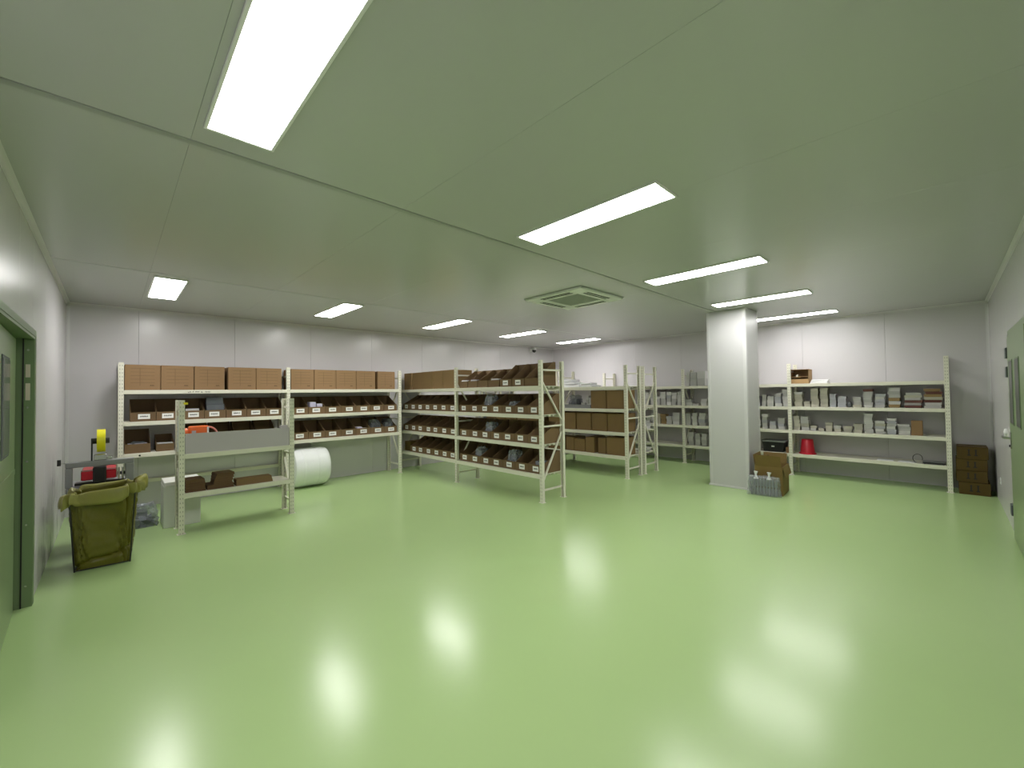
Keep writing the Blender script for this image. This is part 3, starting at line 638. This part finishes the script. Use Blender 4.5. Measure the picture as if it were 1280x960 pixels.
for k, z, s, t in ((2, 1.25, (0.21, 0.20, 0.26), 'third bin of second shelf'), (4, 1.25, (0.18, 0.2, 0.17), 'fifth bin of second shelf'), (2, 0.82, (0.21, 0.2, 0.24), 'third bin of third shelf'),
                   (1, 0.39, (0.20, 0.2, 0.23), 'second bin of lowest shelf'), (4, 0.39, (0.22, 0.2, 0.25), 'fifth bin of lowest shelf'), (6, 0.39, (0.2, 0.2, 0.15), 'end bin of lowest shelf')):
    clear_pack(M1R.w(M1n(k), 0.035+0.16, z+0.007), -HP, s, 'clear plastic pack in %s, near bay' % t, k+int(z*10))
for k, z, s, t, m in ((1, 1.25, (0.22, 0.2, 0.20), 'second bin of middle shelf, right bay', 'purple'), (5, 0.82, (0.22, 0.2, 0.24), 'sixth bin of lowest shelf, right bay', 'clear_dark'), (6, 0.82, (0.2, 0.2, 0.24), 'end bin of lowest shelf, right bay', 'clear_dark'), (4, 0.82, (0.2, 0.2, 0.14), 'fifth bin of lowest shelf, right bay', 'purple')):
    if m == 'purple':
        for q in range(2):
            o = MB().box(-0.05, 0.05, 0, 0.16, 0, s[2]-0.03*q).build('product_pack', 'purple', None, BLR.w(2.09+0.28*(k+0.5)-0.056+0.112*q, 0.06, z+0.007), 0.0, bevel=0.008)
            MB().box(-0.048, 0.048, 0.02, 0.14, s[2]-0.03*q, s[2]-0.03*q+0.004).build('pack_flap', 'white_card', o)
            tag(o, 'lilac pack, %s one in %s' % (('left', 'right')[q], t), 'pack', 'lilac packs in the back-wall bins')
    else: clear_pack(BLR.w(2.09+0.28*(k+0.5), 0.19, z+0.007), 0, s, 'dark plastic pack in %s' % t, k, m)
# two clear boxes standing in a bin, and papers in others
for i in range(3):
    b0 = MB(); w, d, h = 0.235-0.015*i, 0.14, 0.096; t = 0.004
    b0.box(-w/2, w/2, 0, d, 0, t); b0.box(-w/2, w/2, 0, t, t, h); b0.box(-w/2, w/2, d-t, d, t, h); b0.box(-w/2, -w/2+t, t, d-t, t, h); b0.box(w/2-t, w/2, t, d-t, t, h)
    o = b0.build('clear_box', 'clear_dark', None, BLR.w(0.09+0.272*3.5+0.01*(i == 1), 0.06+0.012*i, 1.2565+0.103*i), 0)
    MB().box(-w/2-0.003, w/2+0.003, -0.003, d+0.003, h, h+0.006).build('lid', 'clear_dark', o)
    tag(o, 'clear plastic box, %s one, in fourth bin of the back-wall rack' % ('lowest', 'middle', 'upper')[i], 'plastic box', 'clear boxes in the back-wall bins')
pp = MB().box(-0.08, 0.08, 0, 0.2, 0, 0.14).build('paper_pile', 'white_card', None, BLR.w(0.09+0.272*2.5, 0.08, 1.257), 0, bevel=0.004); tag(pp, 'pale paper pile in third bin, middle shelf, back-wall rack', 'paper'); MB().box(-0.075, 0.085, 0.01, 0.19, 0.14, 0.146).build('top_sheet', 'blue_card', pp)
pp = MB().box(-0.085, 0.085, 0, 0.2, 0, 0.098).build('paper_pile', 'white_card', None, BLR.w(0.46, 0.06, 0.827), 0, bevel=0.004); tag(pp, 'white paper pile in the small low bin', 'paper'); MB().box(-0.08, 0.088, -0.004, 0.19, 0.098, 0.103).build('top_sheet', 'paper', pp)
bb = blob('dark_bundle', 0.10, 0.12, 0.075, 'charcoal', BLR.w(0.17, 0.2, 0.827), 31, rz=0); tag(bb, 'dark bundle inside the unlabelled bin at left end', 'bundle'); MB().box(-0.10, 0.10, -0.1, 0.0, 0.115, 0.121).build('pale_strip', 'purple', bb)
for i, k in enumerate((8.07-5.89, 8.07-5.63, 8.07-5.09)):
    o = MB().box(-0.085, 0.085, 0, 0.20, 0, 0.125).build('paper_pile', 'white_card', None, M1R.w(k, 0.06, 1.677), -HP+0.03, bevel=0.004); MB().box(-0.08, 0.09, 0.01, 0.205, 0.125, 0.131).build('top_sheet', 'purple' if i < 2 else 'paper', o)
    tag(o, 'paper pile in %s low bin on top shelf, jutting rack' % ('first', 'second', 'fourth')[i], 'paper', 'paper piles in the top bins')
# carton rack: packages and grey tray
for i, (y0, y1, z, h, a) in enumerate(((5.62, 5.10, 1.67, 0.055, 0.05), (5.60, 5.20, 1.725, 0.05, -0.06), (5.62, 5.28, 1.775, 0.06, 0.03), (5.08, 4.78, 1.67, 0.045, -0.05), (5.05, 4.83, 1.715, 0.04, 0.1))):
    o = MB().box(-(y0-y1)/2, (y0-y1)/2, 0, 0.30, 0, h-0.004).build('film_package', 'paper', None, (6.76, (y0+y1)/2, z), -HP+a, bevel=0.014, seg=2, smooth=True); MB().box(-0.10, 0.10, 0.05, 0.24, h-0.004, h-0.001).build('film_label', 'purple', o)
    tag(o, 'flat white wrapped package, %s on top shelf, carton rack' % ORD[i], 'package', 'wrapped packages on the carton rack')
ty = MB(); ty.box(-0.32, 0.32, 0, 0.34, 0, 0.006); ty.box(-0.32, 0.32, 0, 0.006, 0.006, 0.07); ty.box(-0.32, 0.32, 0.334, 0.34, 0.006, 0.07); ty.box(-0.32, -0.314, 0.006, 0.334, 0.006, 0.07); ty.box(0.314, 0.32, 0.006, 0.334, 0.006, 0.07)
tyo = ty.build('shallow_tray', 'grey', None, (6.76, 5.14, 1.25), -HP); tag(tyo, 'shallow dark grey tray on second shelf of carton rack', 'tray'); MB().box(-0.33, 0.33, -0.010, 0.0, 0.06, 0.072).build('rim', 'grey', tyo)
for i, (y0, y1, h, n) in enumerate(((5.09, 4.98, 0.10, 1), (4.97, 4.90, 0.24, 3), (4.895, 4.83, 0.20, 2))):
    stack(6.80, y0, y1, 1.257, h, [W]*n, '%s stack in the shallow grey tray' % ORD[i], 'white boxes in the grey tray', d=0.15)
gb = crumple('grey_bag', 0.24, 0.20, 0.24, 'clear_dark', (6.95, 5.31, 1.257), 8); tag(gb, 'grey translucent bag in the shallow tray on carton rack', 'bag'); crumple('contents', 0.17, 0.14, 0.17, 'charcoal', (0, 0, 0.004), 9, parent=gb)

# ------------------------------------------------------------------ packing rack contents
tray = MB(); t = 0.008; L, Dp, hh = 1.10, 0.30, 0.235
tray.box(-L/2, L/2, 0, Dp, 0, t); tray.box(-L/2, L/2, 0, t, t, hh); tray.box(-L/2, L/2, Dp-t, Dp, t, hh*0.8); tray.box(-L/2, -L/2+t, t, Dp-t, t, hh*0.8); tray.box(L/2-t, L/2, t, Dp-t, t, hh*0.8)
tro = tray.build('long_tray', 'grey_panel', None, (0.585+0.5825, 6.105, 0.915)); tag(tro, 'long grey tray with tall front on the packing rack', 'tray')
MB().box(L/2-0.10, L/2-0.008, 0.03, 0.05, hh*0.8-0.04, hh+0.035).build('end_tab', 'grey_panel', tro, bevel=0.003)
og = MB().box(-0.095, 0.095, 0, 0.13, 0, 0.30).build('strapping_case', 'orange', None, (0.765, 6.22, 0.923), 0.02, bevel=0.014, seg=2, smooth=True); tag(og, 'orange plastic case with pink strap in the grey tray', 'case')
MB().cyl((-0.10, 0.065, 0.235), (-0.135, 0.065, 0.225), 0.05, 16).build('end_knob', 'orange', og, smooth=True)
MB().box(0.072, 0.092, -0.002, 0.004, 0.02, 0.29).build('white_stripe', 'white_plastic', og); MB().box(-0.075, -0.035, -0.002, 0.003, 0.19, 0.25).build('grey_patch', 'grey_panel', og)
MB().tube([(0.09+0.10*math.sin(a), 0.06, 0.17+0.115*math.cos(a)) for a in [i*math.pi/10 for i in range(11)]], 0.010).build('strap_loop', 'pink', og, smooth=True)
def folded(x0, x1, z, h, text, d=0.27, rot=0.0, mat='kraft_dark'):
    w = x1-x0; mb = MB(); mb.box(-w/2, w/2, 0, d, 0, h*0.46); mb.box(-w/2+0.004, w/2-0.003, 0.003, d-0.004, h*0.50, h*0.97); mb.box(-w/2, -w/2+0.006, 0.0, d, h*0.40, h*0.60)
    o = mb.build('folded_carton', mat, None, ((x0+x1)/2, 6.14, z), rot); tag(o, text, 'folded carton', 'folded cartons on the packing rack')
z = 0.46
for i in range(4): folded(0.625, 0.815-0.006*(i % 2), z+0.036*i, 0.035, 'flat folded brown carton, %s from bottom, left pile of packing rack' % ORD[i], rot=0.02*(i-1))
for i in range(2): folded(0.83, 1.10, z+0.026*i, 0.025, 'wide dark folded carton, %s from bottom, middle pile of packing rack' % ORD[i], rot=-0.01*i)
for i in range(4): folded(0.89+0.01*i, 1.085+0.008*i, z+0.052+0.033*i, 0.032, 'dark folded carton, %s from bottom on top of the middle pile' % ORD[i], d=0.22, rot=0.03*i)
for i in range(2): folded(1.125, 1.53-0.01*i, z+0.040*i, 0.038, 'long folded carton, %s one of right pile, packing rack' % ('lower', 'upper')[i], d=0.17, mat='kraft')
yt = MB().box(-0.02, 0.02, -0.004, 0.0, -0.012, 0.012).build('yellow_tag', 'yellow', BEN.root, (0.035, -0.026, 1.50)); yt['label'] = 'yellow tag'
MB().cyl((-0.035, -0.01, 0.95), (-0.035, -0.01, 1.36), 0.006).build('white_tube', 'white_plastic', BEN.root, smooth=True)
# white foam box behind the packing rack
wb = MB(); t = 0.02; wb.box(-0.18, 0.18, 0, 0.40, 0, t); wb.box(-0.18, 0.18, 0, t, t, 0.50); wb.box(-0.18, 0.18, 0.40-t, 0.40, t, 0.50); wb.box(-0.18, -0.18+t, t, 0.40-t, t, 0.50); wb.box(0.18-t, 0.18, t, 0.40-t, t, 0.50)
wbo = wb.build('foam_box', 'foam', None, (0.635, 6.53, 0), 0.0, bevel=0.004); tag(wbo, 'tall white lidded box on the floor behind the packing rack', 'box')
MB().box(-0.175, 0.195, -0.012, 0.412, 0.50, 0.55).build('lid', 'foam', wbo, bevel=0.006)
# bubble film roll
rl = MB(); R0 = 0.335
rl.lathe([(0.04, -0.30), (R0*0.80, -0.30), (R0*0.95, -0.275), (R0*0.995, -0.23), (R0, 0.0), (R0*0.995, 0.20), (R0*0.97, 0.255), (R0*0.90, 0.285), (R0*0.78, 0.30), (0.04, 0.30)], 'x', (0, 0, R0), 48)
roll = rl.build('bubble_wrap_roll', 'film', None, (2.485, 7.755, 0), 0.0, smooth=True); tag(roll, 'big white bubble wrap roll on the floor under the back-wall rack', 'bubble wrap')
MB().lathe([(0.05, -0.31), (0.05, 0.31), (0.036, 0.31), (0.036, -0.31)], 'x', (0, 0, R0), 20).build('cardboard_core', 'kraft', roll)
for x in (-0.14, 0.10): MB().lathe([(R0+0.0015, x-0.018), (R0+0.0025, x), (R0+0.0015, x+0.018)], 'x', (0, 0, R0), 48).build('wrap_band', 'film', roll, smooth=True)
# clear bag with grey packs behind the sack
cb = crumple('clear_bag', 0.33, 0.34, 0.25, 'clear', (0.265, 6.93, 0), 12, pin=0.3); tag(cb, 'clear plastic bag of grey packs on floor by white box', 'bag')
for i, (x, y, z, w) in enumerate(((-0.045, -0.05, 0.012, 0.16), (0.08, 0.02, 0.012, 0.08), (-0.02, -0.02, 0.105, 0.16))): MB().box(x-w/2, x+w/2, y-0.08, y+0.08, z, z+0.085).build('grey_pack', 'charcoal', cb, bevel=0.008)

# ------------------------------------------------------------------ carton sealing machine
mc = empty('carton_sealer', (-0.075, 6.12, 0)); tag(mc, 'grey carton sealing machine with red belts and yellow tape roll', 'machine')
for sx in (-0.16, 0.18):
    for sy in (0.03, 0.42): lg = MB().box(sx-0.022, sx+0.022, sy-0.022, sy+0.022, 0.02, 0.62).build('leg', 'grey', mc, bevel=0.003); MB().lathe([(0.03, 0), (0.03, 0.012), (0.012, 0.02)], 'z', (sx, sy, 0), 12).build('levelling_foot', 'black', lg)
MB().box(-0.25, 0.25, -0.06, 0.50, 0.62, 0.675).build('bed', 'grey', mc, bevel=0.006)
ar = MB(); ar.box(-0.255, -0.205, -0.03, 0.05, 0.675, 0.8745); ar.box(0.185, 0.255, -0.03, 0.05, 0.675, 0.8745); ar.box(-0.255, 0.255, -0.03, 0.05, 0.875, 0.93)
ar.build('arch_frame', 'grey', mc, bevel=0.006)
for a, b, s in ((-0.145, -0.055, 'l'), (0.035, 0.115, 'r')):
    bl = MB().box(a, b, -0.02, 0.40, 0.735, 0.825).build('side_belt', 'red', mc, bevel=0.008); MB().box(a-0.003, b+0.003, 0.05, 0.06, 0.73, 0.83).build('belt_clip', 'steel', bl)
MB().box(-0.060, 0.040, -0.04, 0.20, 0.70, 0.865).build('motor_housing', 'black', mc, bevel=0.01)
MB().box(-0.19, 0.18, -0.02, 0.03, 0.69, 0.715).build('guide_rail', 'black', mc, bevel=0.002)
for x in (0.135, 0.165): MB().cyl((x, -0.01, 0.69), (x, -0.01, 0.84), 0.008).build('guide_rod', 'steel', mc, smooth=True)
MB().box(0.125, 0.185, 0.0, 0.05, 0.76, 0.79).build('clamp', 'black', mc)
hd_ = MB().box(-0.055, 0.045, -0.03, 0.10, 0.93, 0.995).build('tape_head', 'steel', mc, bevel=0.008); MB().box(-0.075, -0.063, -0.02, 0.05, 0.93, 1.16).build('roll_bracket', 'black', hd_, bevel=0.002); MB().box(0.045, 0.085, -0.01, 0.06, 0.935, 0.965).build('adjuster', 'steel', hd_, bevel=0.003)
tp = MB().lathe([(0.042, -0.032), (0.118, -0.032), (0.118, 0.032), (0.042, 0.032)], 'x', (0.0, 0.03, 1.13), 36).build('tape_roll', 'yellow', mc, smooth=True); MB().cyl((-0.07, 0.03, 1.13), (0.062, 0.03, 1.13), 0.030, 14).build('roll_hub', 'black', tp, smooth=True)
MB().cyl((-0.205, 0.0, 0.925), (-0.30, 0.0, 0.925), 0.004).build('crank_rod', 'steel', mc); MB().cyl((-0.298, 0.0, 0.905), (-0.298, 0.0, 0.965), 0.014, 12).build('crank_handle', 'black', mc, smooth=True)

# ------------------------------------------------------------------ olive sack on a wire stand
def sack():
    NN_, MM = 120, 48; W2, D2, Ht = 0.212, 0.19, 0.70
    def ring(hf):
        out = []
        for i in range(NN_):
            a = 2*math.pi*i/NN_; c, s = math.cos(a), math.sin(a)
            e = 0.36; x = math.copysign(abs(c)**e, c); y = math.copysign(abs(s)**e, s)
            g = 0.86+0.17*hf
            u = c*2.4 if abs(s) > abs(c) else s*2.4+6                       # position along the face
            z = hf*3.0
            rid = lambda f, o_: (0.35-abs(noise.noise(Vector((u*f+z*0.5*f+o_, z*f*0.55-u*0.3*f, o_)))))
            wr = -0.050*max(0, rid(0.9, 2.0))+0.022*rid(2.0, 7.0)*1.2+0.010*rid(4.2, 5.0)+0.014*math.sin(a*11+hf*5)*hf
            cr = 0.030*math.exp(-((hf-(0.13+0.10*c))/0.022)**2)
            k_ = g + (wr-cr+0.012)*min(1, hf*8+0.35)/0.2*min(1.0, 0.45+abs(abs(c)-abs(s))*1.2)
            out.append((x*W2*k_, y*D2*k_))
        return out
    def z_top(a): return Ht+0.075*math.cos(a)*0.5+0.05*noise.noise(Vector((math.cos(a)*1.9, math.sin(a)*1.9, 3)))
    vs = []
    for m in range(MM+1):
        hf = m/MM; r = ring(hf)
        for i in range(NN_): vs.append((r[i][0], r[i][1], 0.004+hf*z_top(2*math.pi*i/NN_)))
    fs = [(m*NN_+i, m*NN_+(i+1) % NN_, (m+1)*NN_+(i+1) % NN_, (m+1)*NN_+i) for m in range(MM) for i in range(NN_)]
    fs.append(tuple(range(NN_))[::-1])
    body = MB().poly(0, vs, fs)
    vs = []; FR = 9; r = ring(1.0)
    for q in range(FR+1):                                                # rim turned outwards over the hoop
        t = q/FR
        for i in range(NN_):
            a = 2*math.pi*i/NN_; v = Vector((math.cos(a)*2.2, math.sin(a)*2.2, 11)); n1 = noise.noise(v); n2 = noise.noise(v*2.7+Vector((0, 0, t*2)))
            drop = (0.080+0.07*n1+0.03*n2)*t**1.4; out = 1.005+(0.17+0.22*n1+0.06*n2)*math.sin(t*math.pi*0.6)
            vs.append((r[i][0]*out, r[i][1]*out, 0.004+z_top(a)+(0.035+0.05*n1)*math.sin(t*math.pi)-drop))
    fs = [(m*NN_+i, m*NN_+(i+1) % NN_, (m+1)*NN_+(i+1) % NN_, (m+1)*NN_+i) for m in range(FR) for i in range(NN_)]
    return body, MB().poly(0, vs, fs)
root = empty('garbage_sack_stand', (-0.04, 5.66, 0), math.radians(-3)); tag(root, 'olive plastic garbage sack open on a black wire stand', 'garbage sack')
bd, rm = sack()
so = bd.build('sack', 'olive_bag', root, smooth=True); md = so.modifiers.new('thickness', 'SOLIDIFY'); md.thickness = 0.002
ro = rm.build('sack_rim', 'olive_film', root, smooth=True); md = ro.modifiers.new('thickness', 'SOLIDIFY'); md.thickness = 0.002
for sx in (-1, 1):
    for sy in (-1, 1): MB().cyl((sx*0.186, sy*0.168, 0.0), (sx*0.220, sy*0.198, 0.68), 0.006, 8).build('stand_leg', 'black', root, smooth=True)
bl = [(-0.186, -0.168), (0.186, -0.168), (0.186, 0.168), (-0.186, 0.168), (-0.186, -0.168)]
MB().tube([(x, y, 0.008) for x, y in bl], 0.005).build('base_hoop', 'black', root, smooth=True)

# ------------------------------------------------------------------ open carton and clear packs by the column
oc = empty('open_carton', (7.35, 1.70, 0), math.radians(4)); tag(oc, 'open brown carton with raised flaps beside the column', 'carton')
t = 0.006; w, d, h = 0.25, 0.36, 0.42
b = MB(); b.box(-w, w, 0, d, 0, t); b.box(-w, -w+t, 0, d, t, h); b.box(w-t, w, 0, d, t, h); b.box(-w+t, w-t, 0, t, t, h); b.box(-w+t, w-t, d-t, d, t, h)
b.build('carton_body', 'olive_kraft', oc)
MB().bar((-w-0.003, d/2, h), (-w-0.06, d/2, h+0.17), 0.004, d-0.03, (0, 1, 0)).build('carton_flap', 'olive_kraft', oc)
MB().bar((w-0.003, d/2, h), (w+0.02, d/2, h+0.15), 0.004, d-0.04, (0, 1, 0)).build('carton_flap', 'olive_kraft', oc)
MB().bar((0, 0.0, h), (0, -0.035, h-0.14), 0.004, 2*w-0.02, (1, 0, 0)).build('carton_flap', 'olive_kraft', oc)
MB().bar((0, d, h), (0, d+0.02, h+0.16), 0.004, 2*w-0.02, (1, 0, 0)).build('carton_flap', 'olive_kraft', oc)
st = MB().box(-0.2, 0.2, 0, 0.012, 0, 0.50).build('cardboard_sheet', 'olive_kraft', None, (7.17, 1.90, 0.008), -HP); st.location = (7.35, 1.885, 0.012); st.rotation_euler = (math.radians(-6), 0, math.radians(4)); tag(st, 'loose cardboard sheet standing inside the open carton', 'cardboard'); MB().box(-0.19, 0.19, 0.012, 0.018, 0.05, 0.54).build('second_ply', 'olive_kraft', st)
cp = empty('clear_pack_bundle', (6.965, 1.90, 0), -HP+math.radians(6)); tag(cp, 'clear bagged bundle of grey vials before the open carton', 'plastic pack')
k = 0
for lv in range(2):
    for i in range(9):
        MB().lathe([(0.016, 0), (0.0175, 0.01), (0.0175, 0.095), (0.010, 0.115), (0.008, 0.12)], 'z', (-0.155+0.039*i, 0.03+0.01*(i % 2), 0.004+lv*0.125), 10).build('vial', 'tube', cp, smooth=True)
bg = crumple('clear_film', 0.40, 0.13, 0.27, 'clear_thin', (0, 0.035, 0), 17, parent=cp, pin=0.06)
for x in (-0.10, 0.07): MB().lathe([(0.035, 0.24), (0.016, 0.28), (0.013, 0.30), (0.030, 0.345), (0.004, 0.335)], 'z', (x, 0.035, 0), 12).build('bag_knot', 'paper', cp, smooth=True)

# ------------------------------------------------------------------ stack of cartons in the right corner
zc = 0.0
for i, (yc, hgt, dx) in enumerate(((-0.262, 0.182, 0.0), (-0.238, 0.168, 0.006), (-0.240, 0.168, 0.004), (-0.252, 0.180, 0.0))):
    o = make_carton((9.02+dx, yc, zc), -HP, 0.31, 0.40, hgt-0.001, 'olive-brown carton with two dark printed marks, %s of the corner stack' % ('bottom one', 'second from bottom', 'third from bottom', 'topmost')[i], 'cartons stacked in the right corner', mat='olive_box')
    for q in (-0.034, 0.034):                                            # printed pair of upright marks with feet
        P = [(-0.016, 0.72), (0.0, 0.80), (0.016, 0.72), (0.007, 0.70), (0.007, 0.36), (0.018, 0.34), (0.018, 0.27), (-0.018, 0.27), (-0.018, 0.34), (-0.007, 0.36), (-0.007, 0.70)]
        sl = MB(); sl.prism([(q+u_, hgt*v_) for u_, v_ in P], 'y', -0.0012, 0.003); sl.build('printed_mark', 'dark', o)
    zc += hgt

# ------------------------------------------------------------------ ceiling cassette, dome camera, wall fittings
ac = empty('ceiling_cassette', (4.60, 3.525, H-0.03)); tag(ac, 'square ceiling air conditioner cassette with grille', 'air conditioner')
pn = MB(); s = 0.475; gi = 0.265
pn.prism([(-s, -s), (s, -s), (s, -gi), (-s, -gi)], 'z', 0, 0.03); pn.prism([(-s, gi), (s, gi), (s, s), (-s, s)], 'z', 0, 0.03); pn.prism([(-s, -gi), (-gi, -gi), (-gi, gi), (-s, gi)], 'z', 0, 0.03); pn.prism([(gi, -gi), (s, -gi), (s, gi), (gi, gi)], 'z', 0, 0.03)
pn.build('face_panel', 'ac', ac, bevel=0.004)
gr = MB(); gr.box(-gi, gi, -gi, gi, 0.016, 0.028); gro = gr.build('intake_grille', 'ac_grille', ac)
for i in range(15):
    y = -gi+0.02+i*(2*gi-0.04)/14; MB().box(-gi+0.004, gi-0.004, y-0.006, y+0.006, 0.002, 0.016).build('grille_slat', 'ac_grille', gro)
for kx in range(4):
    a = kx*HP
    e = MB().box(-0.27, 0.27, 0.325, 0.415, -0.003, 0.0005).build('air_outlet', 'ac', ac, (0, 0, 0), a)
    for yy in (0.340, 0.388): MB().box(-0.25, 0.25, yy, yy+0.027, -0.0045, -0.002).build('outlet_slot', 'dark', e)
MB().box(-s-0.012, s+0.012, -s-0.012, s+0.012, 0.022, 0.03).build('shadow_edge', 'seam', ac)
dc = empty('dome_camera', (8.56, YB, 2.80)); tag(dc, 'small white dome camera with black ball on the back wall', 'camera')
MB().box(-0.045, 0.045, -0.012, 0.0, -0.07, 0.05).build('wall_plate', 'white_plastic', dc, bevel=0.004); MB().bar((0, -0.01, 0.02), (0, -0.12, 0.03), 0.04, 0.03).build('arm', 'white_plastic', dc)
MB().lathe([(0.0, 0.045), (0.040, 0.045), (0.058, 0.02), (0.060, -0.03), (0.0, -0.03)], 'z', (0, -0.14, 0), 24).build('housing', 'white_plastic', dc, smooth=True)
MB().lathe([(0.052, -0.03), (0.052, -0.05), (0.042, -0.08), (0.022, -0.098), (0.0, -0.103)], 'z', (0, -0.14, 0), 24).build('ball', 'black', dc, smooth=True)
sw = MB().lathe([(0.0, 0.0), (0.045, 0.0), (0.045, 0.012), (0.036, 0.020), (0.0, 0.022)], 'y', (0, 0, 0), 24).build('door_button', 'white_plastic', None, (7.42, YD, 1.04), smooth=True); tag(sw, 'round white push button on wall beside the right green door', 'button')
MB().lathe([(0.0, 0.021), (0.018, 0.021), (0.016, 0.025), (0.0, 0.026)], 'y', (0, 0, 0), 16).build('button_cap', 'white_plastic', sw, smooth=True)
sk = MB().box(-0.043, 0.043, 0, 0.009, -0.043, 0.043).build('wall_socket', 'white_plastic', None, (8.42, YD, 0.33), bevel=0.003); tag(sk, 'white wall socket low beside the corner carton stack', 'socket')
for x in (-0.012, 0.012): MB().box(x-0.003, x+0.003, 0.0088, 0.0095, -0.012, 0.008).build('socket_slot', 'black', sk)
